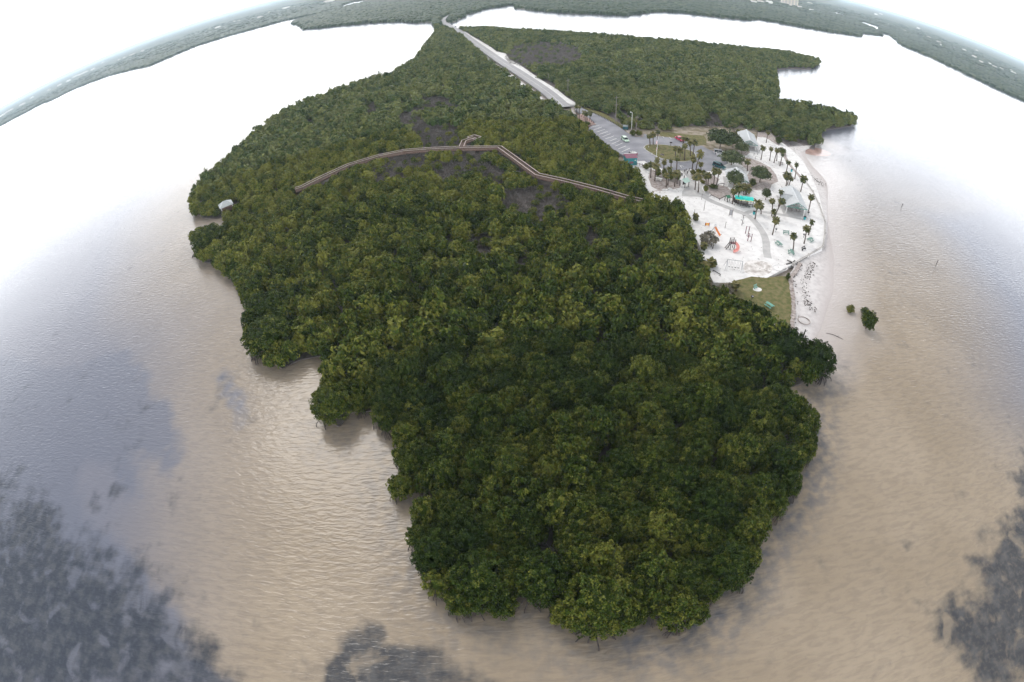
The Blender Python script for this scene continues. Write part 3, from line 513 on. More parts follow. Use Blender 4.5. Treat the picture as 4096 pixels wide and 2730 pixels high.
def cube_sphere(n):
    V, F = [], []
    for ax in range(3):
        for sg in (-1, 1):
            k = len(V)
            for i in range(n + 1):
                for j in range(n + 1):
                    p = [0, 0, 0]; p[ax] = sg; p[(ax + 1) % 3] = math.tan((i / n * 2 - 1) * math.pi / 4) * sg; p[(ax + 2) % 3] = math.tan((j / n * 2 - 1) * math.pi / 4)
                    q = np.array(p, float); V.append(q / np.linalg.norm(q))
            for i in range(n):
                for j in range(n): a = k + i * (n + 1) + j; F.append((a, a + n + 1, a + n + 2, a + 1))
    return np.array(V), np.array(F)
def make_crown(rng, nclump, nleaf, leaf, rx=1.0, rz=.8, zc=.62, clump=.24, core=.72, lo=-.45, tvar=.35, core_n=3):
    """unit crown (radius 1): leaf clumps spread over a lumpy dome, plus the leafy inside"""
    d = rng.normal(size=(nclump * 3, 3)); d /= np.linalg.norm(d, axis=1)[:, None]
    d = d[d[:, 2] > lo][:nclump]; nclump = len(d)
    lump = .72 + .33 * rng.random(nclump)
    cc = d * lump[:, None] * np.array([rx - clump * .8, rx - clump * .8, rz - clump * .5]); cc[:, 2] += zc
    cr_ = clump * (.65 + .7 * rng.random(nclump))
    a = rng.normal(size=(nclump, nleaf, 3)); a /= np.linalg.norm(a, axis=2)[:, :, None]
    a[:, :, 2] = np.where(a[:, :, 2] < -.25, -a[:, :, 2], a[:, :, 2])
    C = cc[:, None] + a * (cr_[:, None] * (.8 + .35 * rng.random((nclump, nleaf))))[:, :, None]
    N = a + .3 * d[:, None] + .75 * rng.normal(size=a.shape) + np.array([0, 0, .35]); N /= np.linalg.norm(N, axis=2)[:, :, None]
    ct = rng.normal(size=nclump) * tvar * .35
    C, N = C.reshape(-1, 3), N.reshape(-1, 3)
    V, F = leaf_quads(rng, C, N, leaf * (.7 + .6 * rng.random(len(C))))
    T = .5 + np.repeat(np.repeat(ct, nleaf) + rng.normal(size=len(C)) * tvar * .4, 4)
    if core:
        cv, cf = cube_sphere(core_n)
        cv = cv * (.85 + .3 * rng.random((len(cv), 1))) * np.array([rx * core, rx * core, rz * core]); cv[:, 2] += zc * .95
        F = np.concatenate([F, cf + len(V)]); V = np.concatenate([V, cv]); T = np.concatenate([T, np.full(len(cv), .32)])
    return V, F, T
def scatter_mesh(name, protos, rng, pos, rad, hgt, tint, m):
    """many crowns as one mass"""
    Vs, Fs, Ts, k = [], [], [], 0
    which = rng.integers(0, len(protos), len(pos))
    for w, (V, F, T) in enumerate(protos):
        idx = np.where(which == w)[0]
        if not len(idx): continue
        a = rng.random(len(idx)) * math.tau; ca, sa = np.cos(a), np.sin(a)
        X = (V[None, :, 0] * ca[:, None] - V[None, :, 1] * sa[:, None]) * rad[idx, None] + pos[idx, 0, None]
        Y = (V[None, :, 0] * sa[:, None] + V[None, :, 1] * ca[:, None]) * rad[idx, None] + pos[idx, 1, None]
        Z = V[None, :, 2] * hgt[idx, None] + pos[idx, 2, None]
        Vs.append(np.stack([X, Y, Z], 2).reshape(-1, 3))
        Fs.append((F[None] + (np.arange(len(idx)) * len(V))[:, None, None] + k).reshape(-1, 4))
        Ts.append((T[None] + tint[idx, None]).ravel()); k += len(idx) * len(V)
    me = raw_mesh(name, np.concatenate(Vs), np.concatenate(Fs), m, np.concatenate(Ts))
    return link_mesh(name, me)
O = DATA['objs']

# ------------------------------------------------------------------ materials
M = {}
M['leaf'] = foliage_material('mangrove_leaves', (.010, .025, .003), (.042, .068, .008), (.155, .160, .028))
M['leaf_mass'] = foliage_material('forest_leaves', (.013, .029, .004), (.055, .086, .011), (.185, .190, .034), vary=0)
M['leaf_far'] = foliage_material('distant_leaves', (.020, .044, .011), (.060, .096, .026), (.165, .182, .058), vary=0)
M['leaf_shore'] = foliage_material('shore_leaves', (.018, .038, .019), (.044, .068, .035), (.095, .110, .052), vary=0)
M['leaf_oak'] = foliage_material('oak_leaves', (.028, .044, .018), (.065, .088, .036), (.14, .16, .07))
M['leaf_palm'] = foliage_material('palm_leaves', (.030, .042, .016), (.060, .072, .026), (.14, .125, .045))
M['leaf_shrub'] = foliage_material('shrub_leaves', (.03, .046, .010), (.075, .095, .02), (.19, .17, .04))
M['leaf_dry'] = foliage_material('dry_twigs', (.09, .085, .06), (.16, .145, .11), (.25, .22, .17))
M['twig'] = foliage_material('grey_brush', (.09, .08, .074), (.145, .13, .12), (.22, .20, .185))
M['bark'] = material('bark', (.16, .13, .105), .9, var=.35, scale=6)
M['palm_bark'] = material('palm_bark', (.10, .078, .066), .9, var=.4, scale=5)
M['mud'] = material('mangrove_mud', (.065, .055, .052), .85, var=.45, scale=.5, color2=(.14, .122, .115), bump=.1, bscale=2)
M['sand'] = material('white_sand', (.76, .745, .735), .95, spec=.1, scale=.55, color2=(.56, .54, .53), bump=.06, bscale=3, lo=.45, hi=.82, detail=10)
M['asphalt'] = material('worn_asphalt', (.215, .215, .24), .9, spec=.2, scale=.22, color2=(.30, .30, .325), detail=8, bump=.01, bscale=30)
M['old_road'] = material('pale_old_asphalt', (.33, .325, .34), .9, spec=.2, scale=.3, color2=(.39, .38, .385))
M['concrete'] = material('pale_concrete', (.42, .41, .405), .9, spec=.2, scale=.7, color2=(.52, .505, .495))
M['paint'] = material('road_paint', (.8, .8, .76), .7, var=.08, scale=4)
M['grass'] = material('dry_grass', (.105, .115, .042), .95, spec=.1, scale=.9, color2=(.20, .17, .085), bump=.08, bscale=6, detail=8)
M['litter'] = material('leaf_litter_sand', (.27, .225, .205), .95, spec=.1, scale=1.1, color2=(.47, .42, .40), bump=.06, bscale=5, detail=9, lo=.32, hi=.68)
M['scuff'] = material('scuffed_sand', (.42, .38, .35), .95, spec=.1, scale=.8, color2=(.74, .71, .69), bump=.05, bscale=5, detail=9, lo=.36, hi=.60)
M['back_ground'] = material('brown_ground', (.19, .16, .10), .95, spec=.1, scale=.5, color2=(.36, .31, .26), bump=.06, bscale=4, detail=8)
M['red_earth'] = material('red_earth', (.30, .19, .165), .95, spec=.1, scale=1.2, color2=(.42, .32, .28))
M['roof'] = material('pale_metal_roof', (.50, .515, .525), .45, spec=.4, var=.05, scale=2)
M['green_trim'] = material('sea_green_trim', (.10, .24, .20), .6, var=.1)
M['green_paint'] = material('faded_green_paint', (.16, .27, .23), .7, var=.15, scale=5)
M['white_paint'] = material('white_paint', (.75, .75, .73), .6, var=.04)
M['dark_wood'] = material('dark_weathered_wood', (.055, .045, .042), .85, var=.3, scale=6)
M['wood'] = material('reddish_boardwalk_planks', (.135, .088, .07), .85, var=.35, scale=5)
M['rail_wood'] = material('bleached_handrail', (.43, .36, .325), .8, var=.15, scale=3)
M['grey_wood'] = material('grey_wood', (.24, .215, .205), .85, var=.25, scale=5)
M['steel'] = material('galvanised_steel', (.33, .335, .35), .45, metal=.6)
M['glass'] = material('dark_window_glass', (.02, .024, .03), .08, spec=.7)
M['tyre'] = material('tyre_rubber', (.02, .02, .02), .9)
M['rim'] = material('wheel_rim', (.45, .45, .46), .35, metal=.7)
M['lamp_white'] = material('headlight_lens', (.8, .8, .8), .15)
M['lamp_red'] = material('tail_light_lens', (.4, .02, .02), .2)
M['teal_bin'] = material('teal_plastic', (.02, .27, .30), .5, var=.08)
M['tarp'] = material('turquoise_tarp', (.02, .60, .52), .55, var=.12, scale=1.5, bump=.03, bscale=2)
M['tarp_edge'] = material('yellow_tarp_edge', (.62, .58, .20), .6)
M['teal_wall'] = material('teal_board_wall', (.05, .24, .27), .8, var=.18, scale=2)
M['pink_roof'] = material('faded_maroon_shingles', (.24, .115, .15), .85, var=.2, scale=4)
M['orange'] = material('orange_slide_plastic', (.80, .26, .06), .45, var=.08)
M['pink'] = material('faded_pink_plastic', (.85, .36, .32), .5, var=.08)
M['maroon'] = material('maroon_post_paint', (.15, .06, .075), .7, var=.2)
M['black'] = material('black_iron', (.02, .02, .02), .6)
M['dumpster'] = material('dark_teal_steel', (.03, .10, .12), .6, var=.2)
M['flag_red'] = material('flag_red', (.55, .04, .06), .8)
M['flag_white'] = material('flag_white', (.82, .82, .82), .8)
M['flag_blue'] = material('flag_blue', (.05, .08, .28), .8)
M['wrack'] = material('dark_seaweed_wrack', (.10, .085, .075), .95, var=.4, scale=3)
M['house_wall'] = material('pale_house_wall', (.72, .70, .66), .8, var=.08, scale=.05)
M['house_roof'] = material('pale_house_roof', (.50, .46, .42), .8, var=.2, scale=.02)
M['tower_wall'] = material('tan_tower_wall', (.62, .54, .44), .8, var=.06, scale=.05)
M['far_ground'] = material('far_town_ground', (.034, .052, .032), .95, spec=.1, scale=.010, color2=(.22, .205, .15), lo=.45, hi=.72, detail=8)
M['seawall'] = material('seawall_concrete', (.42, .40, .38), .9, var=.15, scale=1.2)
M['wall_face'] = material('dark_wet_seawall_face', (.06, .065, .06), .8, var=.35, scale=1.5)

def car_paint(name, c): return material(name, c, .22, spec=.6)

# ------------------------------------------------------------------ setting: water
def water_material():
    m = bpy.data.materials.new('bay_water'); m.use_nodes = True
    n, l = m.node_tree.nodes, m.node_tree.links; b = n['Principled BSDF']
    geo = n.new('ShaderNodeNewGeometry')
    def noise(scale, detail=4, vec=None, dist=0.0):
        q = n.new('ShaderNodeTexNoise'); q.inputs['Scale'].default_value = scale; q.inputs['Detail'].default_value = detail; q.inputs['Distortion'].default_value = dist
        l.new(vec or geo.outputs['Position'], q.inputs['Vector']); return q.outputs['Fac']
    def math_(op, *a):
        q = n.new('ShaderNodeMath'); q.operation = op
        for i, v in enumerate(a):
            if isinstance(v, (int, float)): q.inputs[i].default_value = v
            else: l.new(v, q.inputs[i])
        return q.outputs[0]
    def attr(nm):
        q = n.new('ShaderNodeAttribute'); q.attribute_name = nm; return q.outputs['Fac']
    def ramp(f, lo, hi):
        q = n.new('ShaderNodeMapRange'); q.interpolation_type = 'SMOOTHSTEP'; q.inputs['From Min'].default_value = lo; q.inputs['From Max'].default_value = hi
        l.new(f, q.inputs['Value']); return q.outputs['Result']
    def mix(f, a, bb):
        q = n.new('ShaderNodeMix'); q.data_type = 'RGBA'
        if isinstance(f, (int, float)): q.inputs['Factor'].default_value = f
        else: l.new(f, q.inputs['Factor'])
        for i, v in ((6, a), (7, bb)):
            if isinstance(v, tuple): q.inputs[i].default_value = v + (1,)
            else: l.new(v, q.inputs[i])
        return q.outputs[2]
    big, midn, fine = noise(.035, 5), noise(.28, 6), noise(1.3, 4)
    sand = mix(ramp(big, .35, .65), WATER['sand'], WATER['sand2'])
    sand = mix(math_('MULTIPLY', ramp(fine, .55, .75), .18), sand, WATER['speck'])
    mr_ = n.new('ShaderNodeMapping'); mr_.inputs['Rotation'].default_value = (0, 0, R(16)); mr_.inputs['Scale'].default_value = (.30, 1.0, 1.0)
    l.new(geo.outputs['Position'], mr_.inputs['Vector'])
    ridge = math_('MULTIPLY', ramp(noise(1.35, 4, mr_.outputs['Vector'], .5), .38, .68), .34)          # light and dark wave ripples painted into the water colour
    sand = mix(ridge, sand, WATER['speck'])
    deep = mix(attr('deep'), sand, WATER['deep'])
    lil = ramp(math_('ADD', attr('lilac'), math_('MULTIPLY', math_('SUBTRACT', noise(.16, 5), .5), .9)), .3, .7)
    deep = mix(math_('MULTIPLY', lil, .85), deep, WATER['lilac'])
    shoal = mix(math_('MULTIPLY', attr('shoal'), .85), deep, WATER['shoal'])
    fr = math_('MULTIPLY', attr('shade_fringe'), ramp(math_('ADD', noise(.55, 8), math_('MULTIPLY', midn, .3)), .46, .86))
    shoal = mix(math_('MULTIPLY', fr, .85), shoal, WATER['shade_fringe'])  # broken band of tree shade mixed into the colour
    mid2 = noise(.11, 5)
    wf = math_('ADD', attr('weed'), math_('MULTIPLY', math_('SUBTRACT', midn, .5), 1.25))
    wf = math_('ADD', wf, math_('MULTIPLY', math_('SUBTRACT', mid2, .5), 1.35))
    wf = math_('MULTIPLY', ramp(wf, .2, .8), math_('SUBTRACT', 1.0, math_('MULTIPLY', ramp(fine, .45, .8), .22)))
    wcol = mix(ramp(noise(.42, 7), .42, .66), WATER['weed'], WATER['weed2'])
    hole = math_('SUBTRACT', 1.0, math_('MULTIPLY', ramp(noise(.21, 7, None, .6), .55, .70), .6))         # sandy holes in the beds
    base = mix(math_('MULTIPLY', math_('MULTIPLY', wf, hole), .88), shoal, wcol)
    l.new(base, b.inputs['Base Color'])
    b.inputs['Roughness'].default_value = .11; b.inputs['IOR'].default_value = 1.333; b.inputs['Specular IOR Level'].default_value = .5
    mp = n.new('ShaderNodeMapping'); mp.inputs['Rotation'].default_value = (0, 0, R(12)); mp.inputs['Scale'].default_value = (.33, 1.0, 1.0)
    l.new(geo.outputs['Position'], mp.inputs['Vector'])
    w1 = noise(1.6, 3, mp.outputs['Vector'], .4)
    w2 = noise(3.2, 2, mp.outputs['Vector'], .2)
    w3 = noise(.03, 2)
    hgt = math_('ADD', math_('MULTIPLY', w1, math_('ADD', .35, w3)), math_('MULTIPLY', w2, .22))
    bp = n.new('ShaderNodeBump'); bp.inputs['Strength'].default_value = 1.0; bp.inputs['Distance'].default_value = WATER['wave']
    l.new(hgt, bp.inputs['Height']); l.new(bp.outputs['Normal'], b.inputs['Normal'])
    return m
WATER = dict(sand=(.280, .226, .164), sand2=(.335, .275, .206), speck=(.17, .14, .115), deep=(.150, .158, .200), shoal=(.52, .475, .462), weed=(.026, .034, .048), weed2=(.062, .068, .078), shade_fringe=(.085, .095, .12), wave=.115, lilac=(.130, .142, .185))
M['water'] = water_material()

def build_water():
    step = 2.5
    xs, ys = np.arange(-340, 430.1, step), np.arange(-120, 620.1, step)
    X, Y = np.meshgrid(xs, ys); V = np.stack([X.ravel(), Y.ravel(), np.zeros(X.size)], 1); P = V[:, :2]
    nx, ny = len(xs), len(ys)
    i, j = np.meshgrid(np.arange(nx - 1), np.arange(ny - 1)); a = (j * nx + i).ravel()
    F = np.stack([a, a + 1, a + nx + 1, a + nx], 1)
    weed = np.maximum.reduce([soft(P, DATA['weed_left'], 15) * np.clip(1.05 - (P[:, 1] - 16) / 34, .12, 1.0), soft(P, DATA['weed_bottom'], 2.2) * .95, soft(P, DATA['weed_right'], 11) * 1.0, soft(P, DATA['weed_small'], 7) * .2, soft(P, DATA['weed_tip'], 1.5) * .75])
    lilac = np.maximum(soft(P, DATA['weed_left'], 7), soft(P, DATA['weed_small'], 6) * .8)
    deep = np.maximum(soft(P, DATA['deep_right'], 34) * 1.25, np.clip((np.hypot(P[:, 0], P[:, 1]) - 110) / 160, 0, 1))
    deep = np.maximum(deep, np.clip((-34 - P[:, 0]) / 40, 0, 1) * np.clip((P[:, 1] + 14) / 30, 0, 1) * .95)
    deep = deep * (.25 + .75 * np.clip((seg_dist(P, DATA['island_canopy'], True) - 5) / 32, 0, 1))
    shoal = np.maximum(soft(P, DATA['shoal_right'], 10), np.clip(1.1 - seg_dist(P, DATA['water_line']) / 13, 0, 1))
    shade_fringe = np.clip(1 - seg_dist(P, DATA['island_canopy'], True) / 6.5, 0, 1) ** .6 * np.clip((75 - P[:, 1]) / 25, 0, 1) * np.where(P[:, 0] > 12, 1, .55)  # tree shade and speckled shallows along the shore, painted into the water colour
    # ring out to the horizon
    big = 40000.0; x0, x1, y0, y1 = xs[0], xs[-1], ys[0], ys[-1]; k = len(V)
    ring = [(-big, -big), (big, -big), (big, big), (-big, big), (x0, y0), (x1, y0), (x1, y1), (x0, y1)]
    V = np.concatenate([V, np.array([(x, y, 0) for x, y in ring])])
    F = np.concatenate([F, np.array([(k, k + 1, k + 5, k + 4), (k + 1, k + 2, k + 6, k + 5), (k + 2, k + 3, k + 7, k + 6), (k + 3, k, k + 4, k + 7)])])
    me = raw_mesh('water', V, F, M['water'])
    for nm, q, far in (('weed', weed, 0), ('deep', deep, 1), ('shoal', shoal, 0), ('shade_fringe', shade_fringe, 0), ('lilac', lilac, 0)):
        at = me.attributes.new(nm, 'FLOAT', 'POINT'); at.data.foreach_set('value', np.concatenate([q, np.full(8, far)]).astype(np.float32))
    return tag(link_mesh('water', me), kind='structure')
build_water()

# ------------------------------------------------------------------ setting: land sheets
def inset(poly, d):
    poly = [tuple(p) for p in poly]
    if signed_area(poly) < 0: poly = poly[::-1]
    out, n = [], len(poly)
    for i, p in enumerate(poly):
        a, b = poly[i - 1], poly[(i + 1) % n]; L = math.dist(a, b) or 1
        out.append((p[0] - (b[1] - a[1]) / L * d, p[1] + (b[0] - a[0]) / L * d))
    return out
sheet('mud_flat', inset(DATA['island_canopy'], 3.2), .25, M['mud'], .6)
sheet('peninsula_mud', inset(DATA['peninsula_canopy'], 3.2), .22, material('pale_mud', (.13, .112, .11), .9, color2=(.19, .165, .16), scale=.3), .6)
LAND = [(-40000, 3000), (-9000, 2300), (-3500, 1750)] + DATA['far_shore'] + [(-470, 2600), (-430, 2300)] + DATA['mid_shore'] + [(900, 470), (1400, 300), (4000, -800), (40000, -20000), (40000, 40000), (-40000, 40000)]
sheet('far_land', LAND, .8, M['far_ground'], 1.2)
sheet('far_inlet', DATA['sliver'], .85, M['water'])

sheet('sand', DATA['sand'], 1.0, M['sand'], 1.0)
def beach():
    inner = smooth(DATA['litter_j'][:7], 1) + DATA['wall_axis'] + DATA['bank_line']
    outer = DATA['water_line']
    def resample(p, n):
        p = np.array(p); s = np.r_[0, np.cumsum(np.linalg.norm(np.diff(p, axis=0), axis=1))]; t = np.linspace(0, s[-1], n)
        return np.stack([np.interp(t, s, p[:, 0]), np.interp(t, s, p[:, 1])], 1)
    n = 60; a = resample(smooth(inner, 1), n); b = resample(smooth(outer, 2), n)
    vs, fs = [], []; rows = [(-.12, .9), (0, .78), (.3, .55), (.65, .28), (1.0, .03), (1.18, -.12)]
    for t, z in rows: vs += [(*(a[i] + (b[i] - a[i]) * t), z) for i in range(n)]
    for k in range(len(rows) - 1):
        for i in range(n - 1): fs.append((k * n + i, (k + 1) * n + i, (k + 1) * n + i + 1, k * n + i + 1))
    bm_ = material('beach_sand', (.62, .59, .58), .9, spec=.1, scale=.9, color2=(.48, .45, .445), bump=.05, bscale=3, detail=7, lo=.42, hi=.72)
    n_, l_ = bm_.node_tree.nodes, bm_.node_tree.links; pb = n_['Principled BSDF']; src = pb.inputs['Base Color'].links[0].from_socket
    ge = n_.new('ShaderNodeNewGeometry'); sx = n_.new('ShaderNodeSeparateXYZ'); l_.new(ge.outputs['Position'], sx.inputs[0])
    mr = n_.new('ShaderNodeMapRange'); mr.inputs['From Min'].default_value = .0; mr.inputs['From Max'].default_value = .34; mr.inputs['To Min'].default_value = 1; mr.inputs['To Max'].default_value = 0
    l_.new(sx.outputs['Z'], mr.inputs['Value']); mx = n_.new('ShaderNodeMix'); mx.data_type = 'RGBA'; mx.inputs[7].default_value = (.47, .425, .412, 1)      # wet sand low on the beach
    l_.new(mr.outputs['Result'], mx.inputs['Factor']); l_.new(src, mx.inputs[6]); l_.new(mx.outputs[2], pb.inputs['Base Color'])
    o = MB().add(vs, fs, bm_).build('beach')
    return tag(o, kind='structure')
beach()
sheet('tide_pool', [(O['tide_pool'][0][0] + 9 * math.cos(t) , O['tide_pool'][0][1] + 5.5 * math.sin(t)) for t in np.linspace(0, 6.28, 25)[:-1]], .012, material('tannin_water', (.40, .27, .24), .15, spec=.5, var=.15, scale=.3))
road_axis = smooth(DATA['road_axis'], 2)
o = ribbon('road', road_axis, 6.4, 1.05, M['old_road'], 1.0); tag(o, kind='structure')
cl_ = ribbon('road_line', road_axis, .14, 1.056, M['paint']); tag(cl_, kind='structure')
sheet('road_shoulder', DATA['road_shoulder'], 1.02, M['sand'], .9)
sheet('parking_lot', DATA['parking'], 1.03, M['asphalt'], .9)
pl = MB()
for a, b in DATA['bay_lines']:
    d = math.dist(a, b); nx, ny = -(b[1] - a[1]) / d * .09, (b[0] - a[0]) / d * .09
    pl.add([(a[0] - nx, a[1] - ny, 1.038), (b[0] - nx, b[1] - ny, 1.038), (b[0] + nx, b[1] + ny, 1.038), (a[0] + nx, a[1] + ny, 1.038)], [(0, 1, 2, 3)], M['paint'])
tag(pl.build('parking_lines'), kind='structure')
isl = round_poly(DATA['traffic_island'], 1)
sheet('traffic_island', isl, 1.16, M['concrete'], .3)
sheet('island_lawn', inset(isl, .25), 1.175, M['grass'])
sheet('verge', DATA['verge'], 1.05, M['grass'], .6)
sheet('back_lawn', DATA['lawn_back'], 1.055, M['grass'], .6)
sheet('kerb_bed', DATA['bush_bed'], 1.13, M['litter'], .4)
sheet('red_bed', DATA['left_bed'], 1.06, M['red_earth'], .6)
sheet('plaza', DATA['plaza'], 1.03, M['concrete'])
pa = smooth(DATA['path_axis'], 2); tag(ribbon('path', pa, 2.1, 1.02, M['concrete']), kind='structure')
tag(ribbon('side_path', smooth(DATA['path_branch'], 2), 1.5, 1.026, M['concrete']), kind='structure')
sheet('shelter_slab', DATA['shelter_slab'], 1.035, M['concrete'])
sheet('lawn', DATA['grass'], 1.045, M['grass'], .8)
for k in 'abcdefg': sheet('litter_bed', DATA['litter_' + k], 1.012, M['litter'])
sheet('scuffed_sand', round_poly(DATA['litter_h'], 2), 1.011, M['scuff'])
sheet('brown_ground', DATA['back_ground'], 1.005, M['back_ground'], .8)
sheet('beach_edge_litter', DATA['litter_j'], 1.008, M['litter'])
sheet('pale_kerb', [(46.3, 161.0), (47.8, 160.4), (49.6, 158.2), (51.0, 157.2), (50.4, 156.5), (48.6, 157.4), (47.0, 159.0)], 1.1, M['white_paint'])

rng = np.random.default_rng(7)
def wrack():
    mb = MB()
    for line, n, w in ((DATA['wrack'], 260, .9), (DATA['wrack_low'], 220, .7), (DATA['bank_line'], 260, .5)):
        L = np.array(densify(line, .4))
        for _ in range(n):
            p = L[rng.integers(len(L))] + rng.normal(size=2) * w; z = .55 if line is not DATA['bank_line'] else .85
            s = .06 + .17 * rng.random(); a = rng.random() * 3.1
            mb.box((p[0], p[1], z), (s * 2.2, s, .14), M['wrack'], a, .5)
    return tag(mb.build('seaweed_wrack'), 'dark dried seaweed scattered in lines along the beach', 'seaweed', kind='stuff')
wrack()
def debris():
    mb = MB(); q = np.array(DATA['sand']); n = 0
    P = rng.uniform(q.min(0), q.max(0), (2600, 2)); ok = inside(P, DATA['sand'])
    for nm in ('parking', 'plaza'): ok &= ~inside(P, DATA[nm])
    ok &= (seg_dist(P, pa) > 1.3) & (rng.random(len(P)) < np.clip(1.2 - np.minimum.reduce([seg_dist(P, DATA['litter_' + k], True) for k in 'abcdeh']) / 9, .16, 1))
    for p in P[ok]: s = .05 + .1 * rng.random(); mb.box((p[0], p[1], 1.03), (s * 2, s, .05), M['wrack'] if rng.random() < .4 else M['litter'], rng.random() * 3)
    tag(mb.build('sand_debris'), 'small leaves and twigs scattered over the white sand', 'debris', kind='stuff')
debris()
def bank():
    """crumbling brown edge between lawn and beach"""
    mb = MB(); L = densify(DATA['bank_line'], .5)
    for i in range(len(L) - 1):
        a, b = L[i], L[i + 1]
        mb.bar((a[0], a[1], .75 + .1 * rng.random()), (b[0], b[1], .75 + .1 * rng.random()), .7 + .5 * rng.random(), .55 + .2 * rng.random(), M['litter'])
    return tag(mb.build('beach_bank'), kind='structure')
bank()

# ------------------------------------------------------------------ mangroves
def jitter_grid(poly, sp):
    q = np.array(poly); x0, y0 = q.min(0); x1, y1 = q.max(0)
    xs, ys = np.arange(x0, x1, sp), np.arange(y0, y1, sp * .87)
    X, Y = np.meshgrid(xs, ys); X[1::2] += sp / 2
    P = np.stack([X.ravel(), Y.ravel()], 1) + rng.uniform(-.38, .38, (X.size, 2)) * sp
    return P[inside(P, poly)]
gap_in = lambda P: np.logical_or.reduce([inside(P, g) for g in DATA['gaps']])
board = DATA['boardwalk']
def forest_points(poly, sp):
    P = jitter_grid(poly, sp)
    m = seg_dist(P, poly, True, True)
    keep = m > 1.5
    keep &= seg_dist(P, road_axis) > 5.2
    keep &= rng.random(len(P)) > .04
    for nm in ('road_shoulder', 'parking', 'verge', 'back_lawn', 'red_bed', 'grass', 'sand', 'kerb'):
        pp = {'back_lawn': 'lawn_back', 'red_bed': 'left_bed', 'kerb': 'bush_bed'}.get(nm, nm)
        keep &= ~(inside(P, DATA[pp]) | (seg_dist(P, DATA[pp], True) < {'parking': .9, 'sand': 1.0, 'road_shoulder': 1.6}.get(nm, 1.4)))
    keep &= seg_dist(P, board) > np.where(P[:, 0] > 30, .9, np.where(P[:, 0] > 14, 1.9, 2.4)); keep &= seg_dist(P, DATA['spur']) > 2.6
    keep &= ~(gap_in(P) & (rng.random(len(P)) < .55))
    keep &= np.hypot(P[:, 0] + 95, P[:, 1] - 153) > 4.3
    for h in HEROES: keep &= np.hypot(P[:, 0] - h[0], P[:, 1] - h[1]) > h[2] * .85
    keep &= np.hypot(P[:, 0] - 3.2, P[:, 1] - 31.5) > 2.6
    return P[keep], m[keep]
HEROES = DATA['hero_trees']
def edge_fill(poly, P, m, lo, hi, gap):
    """close the edge of the forest with a row of trees"""
    Q, q = forest_points(poly, 1.5); k = (q > lo) & (q < hi); Q, q = Q[k], q[k]
    for p, w in zip(Q, q):
        if np.min(np.sum((P - p) ** 2, 1)) > gap * gap: P = np.vstack([P, p]); m = np.append(m, w)
    return P, m
P1, m1 = edge_fill(DATA['island_canopy'], *forest_points(DATA['island_canopy'], 3.3), 1.6, 2.5, 2.4)
Q, q = forest_points(DATA['island_canopy'], 1.6)                    # close holes in the canopy, but leave the openings
k = (np.hypot(Q[:, 0], Q[:, 1]) < 190) & (q > 1.6) & ~gap_in(Q); Q, q = Q[k], q[k]
for p, w in zip(Q, q):
    if np.min(np.sum((P1 - p) ** 2, 1)) > 2.75 ** 2 and all(math.dist(p, h[:2]) > h[2] * .85 + .5 for h in HEROES): P1 = np.vstack([P1, p]); m1 = np.append(m1, w)
P2, m2 = edge_fill(DATA['peninsula_canopy'], *forest_points(DATA['peninsula_canopy'], 4.8), 1.6, 2.8, 3.2)
far_thin = (P1[:, 1] < 230) | (rng.random(len(P1)) < .6)
P1, m1 = P1[far_thin], m1[far_thin]
def tree_size(P, m):
    d = np.hypot(P[:, 0], P[:, 1])
    r = 1.35 + 1.9 * rng.random(len(P)) ** 1.4 + np.where(d < 90, .5, 0) + np.where(d > 230, .6, 0)
    r = np.minimum(r, np.maximum(m * .98, 1.3))
    h = 3.3 + 1.5 * rng.random(len(P)) + np.where(d < 100, 1.3, 0) + np.where(rng.random(len(P)) < .12, 1.0, 0)
    h *= 1 + .22 * np.sin(P[:, 0] * .21 + 1.7 * np.sin(P[:, 1] * .13)) * np.sin(P[:, 1] * .27 + 1.3 * np.sin(P[:, 0] * .11)) + .12 * np.sin(P[:, 0] * .55 + P[:, 1] * .2) * np.sin(P[:, 1] * .61)
    ing = gap_in(P); h = np.where(ing, 1.5 + 1.1 * rng.random(len(P)), h); r = np.where(ing, np.minimum(r, 1.1 + .6 * rng.random(len(P))), r)
    dg = np.hypot(P[:, 0] + 95, P[:, 1] - 152); h = np.where((dg < 10) & (P[:, 1] < 154), np.minimum(h, 1.7 + .22 * dg), h)
    lot = np.minimum(seg_dist(P, DATA['parking'], True), seg_dist(P, DATA['sand'], True)) < 5
    h = np.where(lot, np.maximum(h, 3.6 + 1.2 * rng.random(len(P))), h); r = np.where(lot, np.maximum(r, 1.9), r)
    h = np.minimum(h, r * 2.0 + .6)
    db = np.minimum(seg_dist(P, board), seg_dist(P, DATA['spur'])); near = (db < 9) & (P[:, 0] < 32)
    h = np.where(near, np.minimum(h, np.where(P[:, 0] > 14, 2.7, 2.1) + .31 * db), h); r = np.where(near, np.minimum(r, np.maximum(db - .9, 1.0)), r)
    return r, h
r1, h1 = tree_size(P1, m1); r2, h2 = tree_size(P2, m2)
d1 = np.hypot(P1[:, 0], P1[:, 1]); order = np.argsort(d1)
NEAR = order[:300 - len(HEROES)]; REST = order[300 - len(HEROES):]

